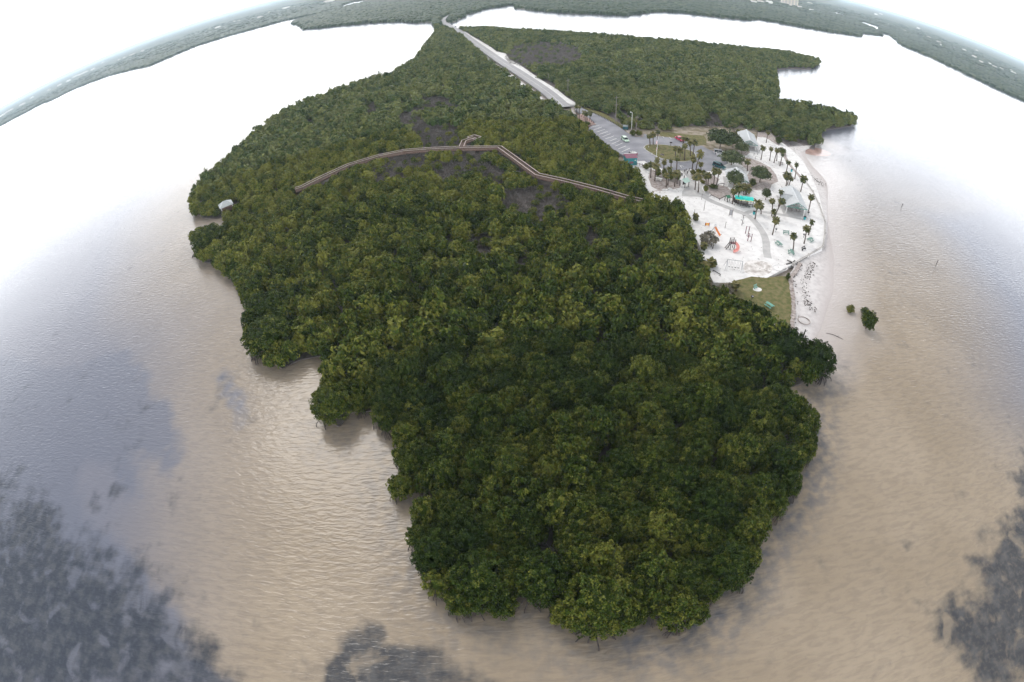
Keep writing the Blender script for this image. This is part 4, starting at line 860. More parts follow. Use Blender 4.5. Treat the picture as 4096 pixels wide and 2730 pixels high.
near_protos = [make_crown(np.random.default_rng(40 + k), 125, 34, .058, clump=.145, rz=.70 + .1 * (k % 3), core=.52) for k in range(8)]
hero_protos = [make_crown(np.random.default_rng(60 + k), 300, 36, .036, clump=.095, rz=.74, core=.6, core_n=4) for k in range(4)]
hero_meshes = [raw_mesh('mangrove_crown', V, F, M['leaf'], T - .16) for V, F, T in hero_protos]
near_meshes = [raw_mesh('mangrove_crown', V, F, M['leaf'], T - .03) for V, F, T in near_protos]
def trunk_mesh(seed):
    q = random.Random(seed); mb = MB()
    mb.tube([(0, 0, -.1), (.03, .02, .25), (.0, .05, .5), (.05, .0, .8)], [.055, .045, .04, .02], M['bark'], 7)
    for k in range(7):
        a = k * .9 + q.random() * .5; r = .28 + .3 * q.random()
        mb.tube([(math.cos(a) * r, math.sin(a) * r, -.1), (math.cos(a) * r * .7, math.sin(a) * r * .7, .14), (math.cos(a) * .04, math.sin(a) * .04, .24)], [.014, .016, .02], M['bark'], 5)
    for k in range(4):
        a = k * 1.57 + q.random(); mb.tube([(0, 0, .35), (math.cos(a) * .25, math.sin(a) * .25, .6), (math.cos(a) * .5, math.sin(a) * .5, .8)], [.03, .024, .012], M['bark'], 5)
    me = mb.build('trunk'); me_ = me.data; bpy.data.objects.remove(me); return me_
trunks = [trunk_mesh(k) for k in range(3)]
def roots_mesh(seed):
    q = random.Random(seed); mb = MB()
    for k in range(16):
        a = q.uniform(-1.7, 1.7); L = q.uniform(.5, 1.15); z = q.uniform(.5, 1.0)
        mb.tube([(math.cos(a) * L, math.sin(a) * L, -.25), (math.cos(a) * L * .85, math.sin(a) * L * .85, z * .55), (math.cos(a) * L * .45, math.sin(a) * L * .45, z), (-.2, 0, z * 1.1)], [.03, .035, .04, .05], M['dark_wood'], 5)
    o = mb.build('prop_roots'); me = o.data; bpy.data.objects.remove(o); return me
root_meshes = [roots_mesh(20 + k) for k in range(3)]
SHORE = np.array(densify(DATA['island_canopy'] + DATA['island_canopy'][:1], .5))
def mangrove(x, y, r, h, k, label, group, z0=0.2, edge=False):
    t = thing('mangrove_tree', label, 'tree', (x, y, z0), (k * 2.399) % 6.283, group)
    c = link_mesh('crown', (hero_meshes[k % 4] if r > 3.3 else near_meshes[k % 8]), t); s = h / 1.42; c.scale = (r, r, s)
    w = link_mesh('trunk', trunks[k % 3], t); w.scale = (r * .8, r * .8, s)
    if edge:
        p = SHORE[np.argmin(np.sum((SHORE - (x, y)) ** 2, 1))]; a = math.atan2(p[1] - y, p[0] - x)
        g = link_mesh('prop_roots', root_meshes[k % 3], t); lr = a - t.rotation_euler.z
        g.location = (math.cos(lr) * r * .55, math.sin(lr) * r * .55, -.15); g.rotation_euler = (0, 0, lr); g.scale = (r * .55, r * .6, 1.3)
    return t
k = 0
for x, y, r, lab in HEROES:
    mangrove(x, y, r * 1.0, min(r * 1.75, 7.0), k, lab, None, edge=True); k += 1
for i in NEAR:
    x, y = P1[i]; edge = m1[i] < 4.2
    if edge and x < -12: lab = 'mangrove tree on the left water edge of the near forest'
    elif edge and x > 22: lab = 'mangrove tree on the right water edge of the near forest'
    elif edge: lab = 'mangrove tree on the shore of the island tip, close below the camera'
    elif y < 48: lab = 'dark green mangrove tree inside the lower end of the near forest'
    else: lab = 'green mangrove tree in the middle of the near forest, left of the lawn'
    mangrove(x, y, r1[i], h1[i], k, lab, 'nearest mangrove trees of the island forest', edge=edge); k += 1

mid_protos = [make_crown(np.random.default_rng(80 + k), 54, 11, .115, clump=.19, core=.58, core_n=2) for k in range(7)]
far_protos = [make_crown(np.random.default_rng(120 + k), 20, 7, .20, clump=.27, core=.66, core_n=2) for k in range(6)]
def mass(name, label, P, r, h, lod, m, z0=.2, tv=.17):
    pos = np.concatenate([P, np.full((len(P), 1), z0)], 1)
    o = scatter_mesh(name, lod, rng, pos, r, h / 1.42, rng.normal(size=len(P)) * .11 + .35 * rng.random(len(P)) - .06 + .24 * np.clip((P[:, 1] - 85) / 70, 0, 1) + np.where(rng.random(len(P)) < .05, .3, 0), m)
    return tag(o, label, 'trees', kind='stuff')
dR = d1[REST]; A_, B_ = REST[dR < 210], REST[dR >= 210]
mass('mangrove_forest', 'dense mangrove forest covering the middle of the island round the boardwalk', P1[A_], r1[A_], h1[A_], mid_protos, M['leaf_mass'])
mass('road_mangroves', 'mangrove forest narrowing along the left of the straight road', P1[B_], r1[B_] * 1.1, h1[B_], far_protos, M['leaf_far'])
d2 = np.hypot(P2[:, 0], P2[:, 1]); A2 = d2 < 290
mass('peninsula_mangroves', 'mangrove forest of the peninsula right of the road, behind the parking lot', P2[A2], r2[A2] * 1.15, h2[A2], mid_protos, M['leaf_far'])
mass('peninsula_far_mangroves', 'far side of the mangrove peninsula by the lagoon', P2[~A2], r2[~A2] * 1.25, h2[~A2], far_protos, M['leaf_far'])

def brush_mass():
    """bare grey twigs standing in the openings of the forest"""
    Cs, Ns, S = [], [], []
    for g in DATA['gaps']:
        P = jitter_grid(inset(g, -1.0), .55)
        n = len(P); z = .3 + 1.5 * rng.random(n)
        Cs.append(np.c_[P, z]); a = rng.random(n) * math.tau
        Ns.append(np.c_[np.cos(a), np.sin(a), .3 * rng.normal(size=n)]); S.append(.45 + .5 * rng.random(n))
    C, N, S = np.concatenate(Cs), np.concatenate(Ns), np.concatenate(S); N /= np.linalg.norm(N, axis=1)[:, None]
    V, F = leaf_quads(rng, C, N, S, .12)
    me = raw_mesh('bare_brush', V, F, M['twig'], np.repeat(.3 + .5 * rng.random(len(C)), 4))
    tag(link_mesh('bare_brush', me), 'bare grey brush in openings of the mangrove forest', 'brush', kind='stuff')
brush_mass()

# distant wooded shore: crowns as one mass, thinning with distance
def far_woods():
    V, F = cube_sphere(2); keep = [f for f in F if V[f][:, 2].mean() > -.5]; F = np.array(keep)
    protos = []
    for k in range(6):
        q = np.random.default_rng(300 + k); W_ = V * (.85 + .3 * q.random((len(V), 1))); W_[:, 2] = W_[:, 2] * .9 + .45
        protos.append((W_, F, .25 + .5 * q.random(len(V))))
    rs = [640.0]
    while rs[-1] < 3600: rs.append(rs[-1] * 1.0085)
    pts = []
    for i, r in enumerate(rs):
        th = np.arange(R(-72), R(72), .0088) + rng.uniform(-.003, .003) ; rr = r * (1 + rng.uniform(-.003, .003, len(th)))
        pts.append(np.stack([rr * np.sin(th), rr * np.cos(th)], 1))
    P = np.concatenate(pts); P = P[inside(P, LAND)]
    dd = np.hypot(P[:, 0], P[:, 1])
    P = P[(seg_dist(P, road_axis) > 6) & ~inside(P, DATA['sliver'])]
    dd = np.hypot(P[:, 0], P[:, 1])
    edge = seg_dist(P, LAND, True)
    town = (dd > 1500) & (edge > 160)
    keep = ~town | (rng.random(len(P)) < .30); P, dd, edge = P[keep], dd[keep], edge[keep]
    r = dd * .0062 * (.8 + .5 * rng.random(len(P)))
    h = np.minimum(3.0 + 2.2 * rng.random(len(P)) + dd * .0008, 8)
    pos = np.concatenate([P, np.full((len(P), 1), .5)], 1)
    o = scatter_mesh('far_woods', protos, rng, pos, r, h / 1.3, rng.normal(size=len(P)) * .12 + .05, M['leaf_shore'])
    tag(o, 'distant low woods along the far shores of the bay', 'trees', kind='stuff')
far_woods()

# ------------------------------------------------------------------ far houses
def house_mesh(k):
    mb = MB(); w, d, h = 1.0, .5 + .1 * k, .26
    mb.box((0, 0, h / 2), (w, d, h), M['house_wall'])
    rh = .16
    vs = [(-w * .54, -d * .56, h), (w * .54, -d * .56, h), (w * .54, d * .56, h), (-w * .54, d * .56, h), (-w * .35, 0, h + rh), (w * .35, 0, h + rh)]
    mb.add(vs, [(0, 1, 5, 4), (2, 3, 4, 5), (1, 2, 5), (3, 0, 4), (3, 2, 1, 0)], M['house_roof'] if k else M['house_wall'])
    o = mb.build('house'); me = o.data; bpy.data.objects.remove(o); return me
hm = [house_mesh(k) for k in range(3)]
q = random.Random(5)
for key, lab, grp in (('houses_left', 'tiny pale building on the hazy far left shore', 'pale buildings on the far left shore'), ('houses_right', 'tiny pale building among the hazy trees of the far right shore', 'pale buildings on the far right shore')):
    for i, (x, y, w) in enumerate(DATA[key]):
        o = link_mesh('house', hm[i % 3]); o.location = (x, y, .8); s = max(w * .95, 9); o.scale = (s, s * .7, min(s * .9, 26)); o.rotation_euler = (0, 0, math.atan2(-x, y) + q.uniform(-.3, .3))
        tag(o, lab, 'building', grp)
def tower():
    x, y, w = DATA['tower']; t = thing('apartment_tower', 'tan apartment tower rising above the far right woods at the top edge', 'building', (x, y, .8), math.atan2(-x, y))
    H_ = 46
    MB().box((0, 0, H_ / 2), (w, 16, H_), M['tower_wall']).build('wall', t)
    MB().box((0, 0, H_ + 1.2), (w * .3, 8, 2.4), M['house_wall']).build('roof', t)
    for i in range(14):
        for j in range(6):
            pass
    win = MB().box((-w / 2 + w * .12, -8.06, H_ / 2), (w * .12, .2, H_ * .9), M['house_roof']).build('window', t)
    for j in range(1, 5):
        c = win.copy(); COL.objects.link(c); c.parent = t; c.location = (j * w * .19, 0, 0)
tower()

# ------------------------------------------------------------------ palms
def fronds(seed, n=30, fan=False):
    q = np.random.default_rng(seed); V, F, T = [], [], []
    for k in range(n):
        a = k * 2.399 + q.normal() * .2; el = 1.25 - 1.9 * (k / n) ** .85 + q.normal() * .12; L = .95 + .3 * q.random()
        u = np.array([math.cos(a), math.sin(a), 0]); s = np.array([-math.sin(a), math.cos(a), 0]); tt = .35 + .5 * q.random() - .35 * (k > n * .8)
        p = np.zeros(3); e = el; prev = None; segs = 4
        for i in range(segs + 1):
            w = (.06, .22, .30, .22, .03)[i] * (1.25 if fan else 1)
            ring = (p + s * w - np.array([0, 0, w * .45]), p.copy(), p - s * w - np.array([0, 0, w * .45]))
            b = len(V); V += ring; T += [tt] * 3
            if i: F += [(b - 3, b - 2, b + 1, b), (b - 2, b - 1, b + 2, b + 1)]
            p = p + (u * math.cos(e) + np.array([0, 0, math.sin(e)])) * L / segs; e -= .38
    return np.array(V), np.array(F), np.array(T)
palm_meshes = [raw_mesh('palm_crown', *fronds(500 + k)[:2], M['leaf_palm'], fronds(500 + k)[2]) for k in range(5)]
fan_meshes = [raw_mesh('palm_crown', *fronds(600 + k, 46, True)[:2], M['leaf_palm'], fronds(600 + k, 46, True)[2]) for k in range(2)]
for i, (x, y, dx, dy, zt, lab) in enumerate(DATA['palms']):
    stout = 'stout fan' in lab; hgt = zt - 1.0
    g = 'stout fan palms along the forest edge' if stout else 'palms of the beach park'
    on_island = 'round grass island' in lab and 'right of' not in lab[:3]
    base = 1.17 if inside(np.array([[x, y]]), isl)[0] else 1.0
    t = thing('palm_tree', lab, 'palm tree', (x, y, base), 0, g)
    h = max(hgt - (.5 if stout else 0), .8)
    mb = MB(); k2 = 7
    path = [(dx * (j / (k2 - 1)) ** 1.6, dy * (j / (k2 - 1)) ** 1.6, -.1 + (h + .1) * j / (k2 - 1)) for j in range(k2)]
    mb.tube(path, [.24, .19, .175, .17, .17, .25, .18] if not stout else [.25] * 7, M['palm_bark'], 8); mb.build('trunk', t)
    full = 1.0 if any(s in lab for s in ('island', 'full crowned', 'litter bed', 'plaza', 'pavilion', 'entrance', 'tarp', 'closest', 'shed')) else .82
    sc_ = (1.5 if stout else 1.32) * full * (.80 + .42 * ((i * 7) % 11) / 10)
    c = link_mesh('crown', fan_meshes[i % 2] if stout else palm_meshes[i % 5], t); c.location = (dx, dy, h); c.scale = (sc_, sc_, sc_ * (.8 + .5 * ((i * 5) % 7) / 6)); c.rotation_euler = (.12 * math.sin(i * 2.1), .12 * math.cos(i * 1.7), i * 1.3)

# ------------------------------------------------------------------ broad trees and bushes
oak_protos = [make_crown(np.random.default_rng(700 + k), 60, 34, .07, clump=.24, rz=.62, zc=.75, core=.5) for k in range(4)]
oak_meshes = [raw_mesh('tree_crown', *p[:2], M['leaf_oak'], p[2]) for p in oak_protos]
sh_protos = [make_crown(np.random.default_rng(720 + k), 36, 26, .10, clump=.28, rz=.75, zc=.55, core=.66) for k in range(4)]
sh_meshes = [raw_mesh('bush_foliage', *p[:2], M['leaf_shrub'], p[2]) for p in sh_protos]
dry_protos = [make_crown(np.random.default_rng(740 + k), 30, 34, .12, clump=.3, rz=.75, zc=.5, core=0) for k in range(2)]
dry_meshes = [raw_mesh('brush_twigs', *p[:2], M['leaf_dry'], p[2]) for p in dry_protos]
for i, (x, y, w, h, kind, lab) in enumerate(DATA['broad']):
    z0 = 1.0 if kind not in ('lone', 'tuft') else -.05
    if kind == 'oak':
        t = thing('broadleaf_tree', lab, 'tree', (x, y, z0), i * 1.1, 'broad shade trees of the park')
        c = link_mesh('crown', oak_meshes[i % 4], t); c.scale = (w / 2, w / 2, h / 1.42)
        mb = MB(); r = .12 + .012 * w
        mb.tube([(0, 0, -.1), (.05, .02, h * .3), (.1, .05, h * .6)], [r, r * .8, r * .5], M['bark'], 8)
        for a in range(5): mb.tube([(.05, .02, h * .28), (math.cos(a * 1.26) * w * .2, math.sin(a * 1.26) * w * .2, h * .5), (math.cos(a * 1.26) * w * .33, math.sin(a * 1.26) * w * .33, h * .66)], [r * .5, r * .35, r * .15], M['bark'], 6)
        mb.build('trunk', t)
    else:
        nm = {'shrub': 'bush', 'brush': 'dry_brush', 'lone': 'mangrove_bush', 'tuft': 'mangrove_sprig'}[kind]
        t = thing(nm, lab, 'bush', (x, y, z0), i * 1.7)
        me = {'shrub': sh_meshes[i % 4], 'brush': dry_meshes[i % 2], 'lone': near_meshes[i % 8], 'tuft': sh_meshes[1]}[kind]
        if kind == 'brush': h *= .62
        c = link_mesh('foliage', me, t); c.scale = (w / 2, w / 2, h / 1.3)
        mb = MB()
        for a in range(5): mb.tube([(math.cos(a * 1.3) * .05, math.sin(a * 1.3) * .05, -.1), (math.cos(a * 1.3) * w * .12, math.sin(a * 1.3) * w * .12, h * .3), (math.cos(a * 1.3) * w * .22, math.sin(a * 1.3) * w * .22, h * .55)], [.05, .04, .02], M['bark'], 5)
        mb.build('stem', t)

# ------------------------------------------------------------------ boardwalk
def boardwalk():
    t = thing('boardwalk', 'long reddish wooden boardwalk with pale handrails zigzagging through the mangroves', 'boardwalk', (0, 0, 0))
    zd, zr, w = 2.3, 3.3, 1.65
    A = [tuple(p) for p in board]; S = [tuple(p) for p in DATA['spur']]
    for nm, axis in (('deck', A), ('lookout_deck', S)):
        L, Rr = ribbon_sides(axis, w + .3); n = len(axis); mb = MB()
        dens = densify(axis, .3)
        for a, b in zip(dens, dens[1:]):
            d = math.dist(a, b)
            if d < .05: continue
            ang = math.atan2(b[1] - a[1], b[0] - a[0]); mb.box(((a[0] + b[0]) / 2, (a[1] + b[1]) / 2, zd), (d * .94, w + .3, .08), M['wood'], ang)
        for side in (L, Rr):
            for a, b in zip(side, side[1:]): mb.bar((*a, zd - .2), (*b, zd - .2), .1, .3, M['wood'])
        mb.build(nm, t)
    ex_, ey_ = S[-1]; px_, py_ = S[-2]; ang = math.atan2(ey_ - py_, ex_ - px_)
    MB().box((ex_, ey_, zd + .003), (3.4, 4.2, .085), M['wood'], ang).build('lookout_platform', t)
    posts = []
    def rail(axis, w_, skip=None):
        for side in ribbon_sides(axis, w_):
            runs = [[]]
            for a, b in zip(side, side[1:]):
                k = max(1, int(math.dist(a, b))) if skip else 1
                for i in range(k):
                    s = [(a[0] + (b[0] - a[0]) * j / k, a[1] + (b[1] - a[1]) * j / k) for j in (i, i + 1)]
                    if skip and math.dist(((s[0][0] + s[1][0]) / 2, (s[0][1] + s[1][1]) / 2), skip) < 1.3:
                        if runs[-1]: runs.append([])
                    else: runs[-1].append(s)
            for run in runs:
                if not run: continue
                mb = MB()
                for p, r_ in run:
                    mb.bar((*p, zr), (*r_, zr), .22, .07, M['rail_wood'])
                    mb.bar((*p, zr - .3), (*r_, zr - .3), .06, .12, M['wood']); mb.bar((*p, zr - .62), (*r_, zr - .62), .06, .12, M['wood'])
                mb.build('handrail', t)
            posts.extend(densify(side, 4.6))
    join = S[0]
    rail(A, w, (join[0], join[1] + 1.0)); rail(S[0:1] + S[1:], w)
    pr = MB()
    c, s = math.cos(ang), math.sin(ang)
    corners = [(ex_ + c * a - s * b, ey_ + s * a + c * b) for a, b in ((-1.7, 1.1), (-1.7, 2.1), (1.7, 2.1), (1.7, -2.1), (-1.7, -2.1), (-1.7, -1.1))]
    for a, b in zip(corners, corners[1:]):
        pr.bar((*a, zr), (*b, zr), .26, .07, M['rail_wood']); pr.bar((*a, zr - .45), (*b, zr - .45), .06, .3, M['wood'])
    pr.build('lookout_rail', t)
    p0 = MB().box((0, 0, 1.62), (.16, .16, 3.4), M['wood']).build('post', t); p0.location = (*posts[0], 0)
    for p in posts[1:96]:
        c_ = p0.copy(); COL.objects.link(c_); c_.parent = t; c_.location = (*p, 0)
boardwalk()

# ------------------------------------------------------------------ pavilions
def slope_roof(mb, xl, xr, y0, y1, ze, zr, m, th=.09, ribs=.45):
    """gable roof, ridge along y; a ribbed sheet each side"""
    for sx in (xl, xr):
        vs = [(0, y0, zr), (0, y1, zr), (sx, y1, ze), (sx, y0, ze)]; vs += [(x, y, z - th) for x, y, z in vs]
        fs = [(0, 1, 2, 3), (7, 6, 5, 4), (0, 3, 7, 4), (1, 5, 6, 2), (2, 6, 7, 3)]
        if sx > 0: fs = [f[::-1] for f in fs]
        mb.add(vs, fs, m)
        n = int((y1 - y0) / ribs); sg = 1 if sx > 0 else -1
        for i in range(n + 1):
            y = y0 + .05 + (y1 - y0 - .1) * i / n
            mb.bar((sg * .12, y, zr - .12 * (zr - ze) / abs(sx) + .025), (sx - sg * .02, y, ze + .028), .05, .05, m)
    mb.bar((0, y0 - .02, zr + .03), (0, y1 + .02, zr + .03), .5, .06, M['roof'])
def pavilion(label, front, back, half, ze, zr, wing=False, skylight=False):
    fx, fy = front; L = math.dist(front, back); rz = math.atan2(back[1] - fy, back[0] - fx) - math.pi / 2
    t = thing('picnic_pavilion', label, 'pavilion', (fx, fy, 1.0), rz, 'open pavilions with pale metal roofs')
    mb = MB(); slope_roof(mb, -half, half, 0, L, ze, zr, M['roof']); rf = mb.build('roof', t)
    if wing:                                                        # lower cross gable on the left slope
        w = MB(); yc = L * .42; hw = 2.2; zw = ze + (zr - ze) * .82
        xi = -half * .2; xo = -half - 1.0
        w.add([(xi, yc, zw), (xo, yc, zw), (xo, yc - hw, ze + .12), (-half * .98, yc - hw, ze + .12), (xo, yc + hw, ze + .12), (-half * .98, yc + hw, ze + .12)], [(0, 1, 2, 3), (1, 0, 5, 4), (1, 4, 2)], M['roof'])
        w.bar((xi, yc, zw + .04), (xo, yc, zw + .04), .3, .06, M['steel'])
        for i in range(6):
            x = xo + .1 + i * .45
            w.bar((x, yc, zw + .02), (x, yc - hw, ze + .14), .05, .05, M['roof']); w.bar((x, yc, zw + .02), (x, yc + hw, ze + .14), .05, .05, M['roof'])
        w.build('wing_roof', t)
    if skylight:
        for k, yy in enumerate((L * .45, L * .65)):
            b = MB(); x1, x2 = half * .3, half * .8
            f = lambda x: zr - (zr - ze) * x / half + .1
            b.add([(x1, yy, f(x1)), (x2, yy, f(x2)), (x2, yy + .5, f(x2)), (x1, yy + .5, f(x1)), (x1, yy, f(x1) - .12), (x2, yy, f(x2) - .12), (x2, yy + .5, f(x2) - .12), (x1, yy + .5, f(x1) - .12)], [(0, 1, 2, 3), (4, 5, 1, 0), (6, 7, 3, 2), (5, 6, 2, 1), (7, 4, 0, 3)], M['white_paint'])
            b.build('skylight', t)
    hp = half - .75
    p0 = None
    for sx in (-hp, hp):
        for f in (.08, .5, .92):
            if p0 is None: p0 = MB().box((0, 0, ze / 2), (.22, .22, ze + .1), M['white_paint']).build('post', t); c = p0
            else: c = p0.copy(); COL.objects.link(c); c.parent = t
            c.location = (sx, L * f, 0)
    for yy in (.12, L - .12):                                           # truss in each gable
        g = MB()
        g.bar((-half + .15, yy, ze - .08), (half - .15, yy, ze - .08), .12, .2, M['green_trim'])
        for s in (-1, 1):
            g.bar((s * (half - .1), yy, ze - .1), (0, yy, zr - .2), .12, .22, M['green_trim'])
            g.bar((0, yy, ze), (s * half * .4, yy, ze + (zr - ze) * .5), .1, .12, M['green_trim'])
        g.bar((0, yy, ze), (0, yy, zr - .2), .1, .12, M['green_trim'])
        g.build('truss', t)
    MB().box((0, L / 2, .03), (half * 2 + .6, L + .8, .1), M['concrete']).build('floor_slab', t)
    ax = Vector((math.cos(rz), math.sin(rz))); ay = Vector((-math.sin(rz), math.cos(rz)))
    return t, (lambda x, y: (fx + ax.x * x + ay.x * y, fy + ax.y * x + ay.y * y)), rz
pav3, at3, rz3 = pavilion('nearest open pavilion by the seawall, ribbed roof with a side wing', (85.4, 122.8), (89.2, 134.8), 3.6, 2.6, 4.5, wing=True)
pav1, at1, rz1 = pavilion('far open pavilion half behind the broad oak', (94.1, 176.3), (98.7, 189.6), 3.6, 2.5, 4.2)
pav2, at2, rz2 = pavilion('middle pavilion with white skylight strips on its right slope', (73.4, 141.0), (75.8, 148.4), 3.7, 2.6, 4.2, skylight=True)

# ------------------------------------------------------------------ picnic furniture
def picnic_table(x, y, rz, label, m=None, z0=1.0, L=1.9, group='green picnic tables'):
    m = m or M['green_paint']
    t = thing('picnic_table', label, 'picnic table', (x, y, z0), rz, group)
    top = MB()
    for k in range(5): top.box((0, (k - 2) * .16, .75), (L, .145, .05), m)
    top.build('table_top', t)
    for s in (-1, 1):
        b = MB()
        for k in range(2): b.box((0, s * (.62 + k * .15), .45), (L, .14, .05), m)
        b.build('seat', t)
        l = MB(); xx = s * (L / 2 - .35)
        l.bar((xx, -.7, 0), (xx, -.22, .72), .08, .1, m); l.bar((xx, .7, 0), (xx, .22, .72), .08, .1, m); l.bar((xx, -.78, .4), (xx, .78, .4), .08, .08, m)
        l.build('leg', t)
    return t
def yaw(a, b): return math.atan2(b[1] - a[1], b[0] - a[0])
def midp(a, b): return ((a[0] + b[0]) / 2, (a[1] + b[1]) / 2)
pc = O['picnic']
for i, lab in ((0, 'green picnic table with its length pointing away, nearest the curved path'), (2, 'green picnic table at the foot of a lone palm'), (4, 'green picnic table closest to the seawall')):
    picnic_table(*midp(pc[i], pc[i + 1]), [1.75, 0, 1.2, 0, .5][i], lab)
picnic_table(*midp(*O['lawn_table']), yaw(*O['lawn_table']), 'pale green picnic table standing alone on the lawn', material('pale_green_paint', (.15, .36, .29), .6, var=.1))
picnic_table(*midp(*O['beach_bench']), yaw(*O['beach_bench']), 'grey picnic table behind the leaning palms on the beach', M['grey_wood'])
x, y = midp(*O['white_table']); picnic_table(x, y, yaw(*O['white_table']), 'long weathered white table beside the shrub bed', M['white_paint'], L=2.1)
for k, (ax_, ay_) in enumerate(((-1.4, 3.0), (1.5, 3.4), (-1.3, 7.5), (1.4, 8))):
    x, y = at3(ax_, ay_); picnic_table(x, y, rz3, ('front left', 'front right', 'back left', 'back right')[k] + ' picnic table under the nearest pavilion roof', M['grey_wood'], 1.08)
for k, (ax_, ay_) in enumerate(((-1.2, 2.2), (1.4, 2.0))):
    x, y = at1(ax_, ay_); picnic_table(x, y, rz1, ('left', 'right')[k] + ' picnic table under the front gable of the far pavilion', M['grey_wood'], 1.08)
def bench(x, y, rz, label, m, L=1.9, back=True, h=.45):
    t = thing('park_bench', label, 'bench', (x, y, 1.0), rz)
    s = MB()
    for k in range(3): s.box((0, (k - 1) * .15, h), (L, .13, .05), m)
    s.build('seat', t)
    if back:
        b = MB()
        for k in range(2): b.box((0, .28 + k * .03, h + .25 + k * .2), (L, .05, .15), m)
        b.build('backrest', t)
    for sx in (-1, 1):
        MB().box((sx * (L / 2 - .2), 0, h / 2), (.1, .4, h), m).bar((sx * (L / 2 - .2), .2, h), (sx * (L / 2 - .2), .33, h + (.5 if back else .02)), .08, .08, m).build('leg', t)
    return t
bench(*midp(*O['park_bench']), yaw(*O['park_bench']), 'long green park bench on white sand facing the nearest pavilion', M['green_paint'], 2.0)
bench(*midp(*O['dark_bench']), yaw(*O['dark_bench']) + .1, 'black slatted bench facing the seawall', M['black'], 1.8)
sb = O['shelter_benches']
bench(*midp(sb[0], sb[1]), yaw(sb[0], sb[1]), 'left dark bench in front of the turquoise tarp shelter', M['dark_wood'], 1.15, False)
bench(*midp(sb[2], sb[3]), yaw(sb[2], sb[3]), 'right dark bench in front of the turquoise tarp shelter', M['dark_wood'], 1.1, False)
bench(*midp(*O['log_bench']), yaw(*O['log_bench']), 'white backless bench by the forest edge below the teal shed', M['white_paint'], 1.7, False)
x, y = O['lawn_seat'][0]
bench(x, y, .4, 'small pale green seat on the white sand patch of the lawn', material('seat_green', (.22, .40, .33), .7, var=.1), 1.1)
sheet('sand_patch', [(x + .35 + 1.15 * math.cos(a), y - .4 + .8 * math.sin(a)) for a in np.linspace(0, 6.28, 14)[:-1]], 1.052, M['sand'])

def bin_(x, y, label, z0=1.0):
    t = thing('trash_can', label, 'trash can', (x, y, z0), 0, 'teal trash cans of the beach park')
    MB().tube([(0, 0, 0), (0, 0, .9)], [.34, .38], M['teal_bin'], 14).build('barrel', t)
    MB().tube([(0, 0, .9), (0, 0, .98), (0, 0, 1.12)], [.41, .41, .16], M['black'], 14).build('lid', t)
for (x, y), lab in zip(O['trash_cans'], ('teal trash can beside the path junction palm', 'teal trash can at the front right corner of the nearest pavilion', 'teal trash can on the far beach edge between slim palms')): bin_(x, y, lab)
def grill(x, y, label, a=0.0, z0=1.0):
    t = thing('charcoal_grill', label, 'grill', (x, y, z0), a, 'black post grills')
    MB().box((0, 0, .42), (.09, .09, .9), M['black']).build('post', t)
    b = MB(); b.box((0, 0, .87), (.55, .45, .05), M['black']); b.box((-.25, 0, 1.0), (.05, .45, .24), M['black']); b.box((.25, 0, 1.0), (.05, .45, .24), M['black']); b.box((0, .22, 1.0), (.55, .05, .24), M['black']); b.build('firebox', t)
    MB().box((0, -.03, 1.07), (.44, .4, .03), M['steel']).build('grate', t)
gl = O['grills']
grill(*gl[0], 'black grill left of the palm by the seawall picnic table'); grill(*gl[1], 'black grill at the foot of the leaning palm by the path', .8); grill(*gl[2], 'black grill under the palm at the nearest pavilion corner', .4)
grill(*O['lawn_grill'][0], 'black grill with a pale top alone on the lawn', .2, 1.04)

# ------------------------------------------------------------------ shelters, shed, signs
def small_roof(name, label, cat, x, y, rz, L, half, ze, zr, m, posts=((-.7, -.8), (.7, -.8), (-.7, .8), (.7, .8)), pm=None, board_=None, z0=1.0):
    t = thing(name, label, cat, (x, y, z0), rz)
    mb = MB()
    for sx in (-half, half):
        vs = [(-L / 2, 0, zr), (L / 2, 0, zr), (L / 2, sx, ze), (-L / 2, sx, ze)]; vs += [(a, b, c - .08) for a, b, c in vs]
        fs = [(0, 1, 2, 3), (7, 6, 5, 4), (0, 3, 7, 4), (1, 5, 6, 2), (2, 6, 7, 3)]
        if sx < 0: fs = [f[::-1] for f in fs]
        mb.add(vs, fs, m)
    mb.bar((-L / 2, 0, zr + .02), (L / 2, 0, zr + .02), .16, .05, m)
    mb.build('roof', t)
    p0 = None
    for a, b in posts:
        if p0 is None: p0 = MB().box((0, 0, ze / 2 + .05), (.16, .16, ze + .1), pm or M['dark_wood']).build('post', t); c = p0
        else: c = p0.copy(); COL.objects.link(c); c.parent = t
        c.location = (a * L / 2, b * half, 0)
    if board_: MB().box((0, 0, ze * .6), (L * .6, .06, ze * .5), board_).build('notice_panel', t)
    return t
ns = O['notice_shelter']; cx, cy = sum(p[0] for p in ns) / 4, sum(p[1] for p in ns) / 4
small_roof('notice_shelter', 'small notice shelter with a pale green gable roof beside the plaza', 'shelter', cx, cy, .55, 2.7, 1.3, 1.9, 2.7, material('pale_green_roof', (.42, .56, .50), .5, var=.05), board_=M['dark_wood'])
x, y = O['green_canopy'][0]
small_roof('donation_stand', 'tiny stand under a dark green canopy left of the turquoise tarp', 'stand', x, y, .5, 1.5, .75, 1.35, 1.8, material('dark_green_canopy', (.05, .22, .12), .6, var=.2), posts=((-.7, -.7), (.7, .7), (-.7, .7), (.7, -.7)))
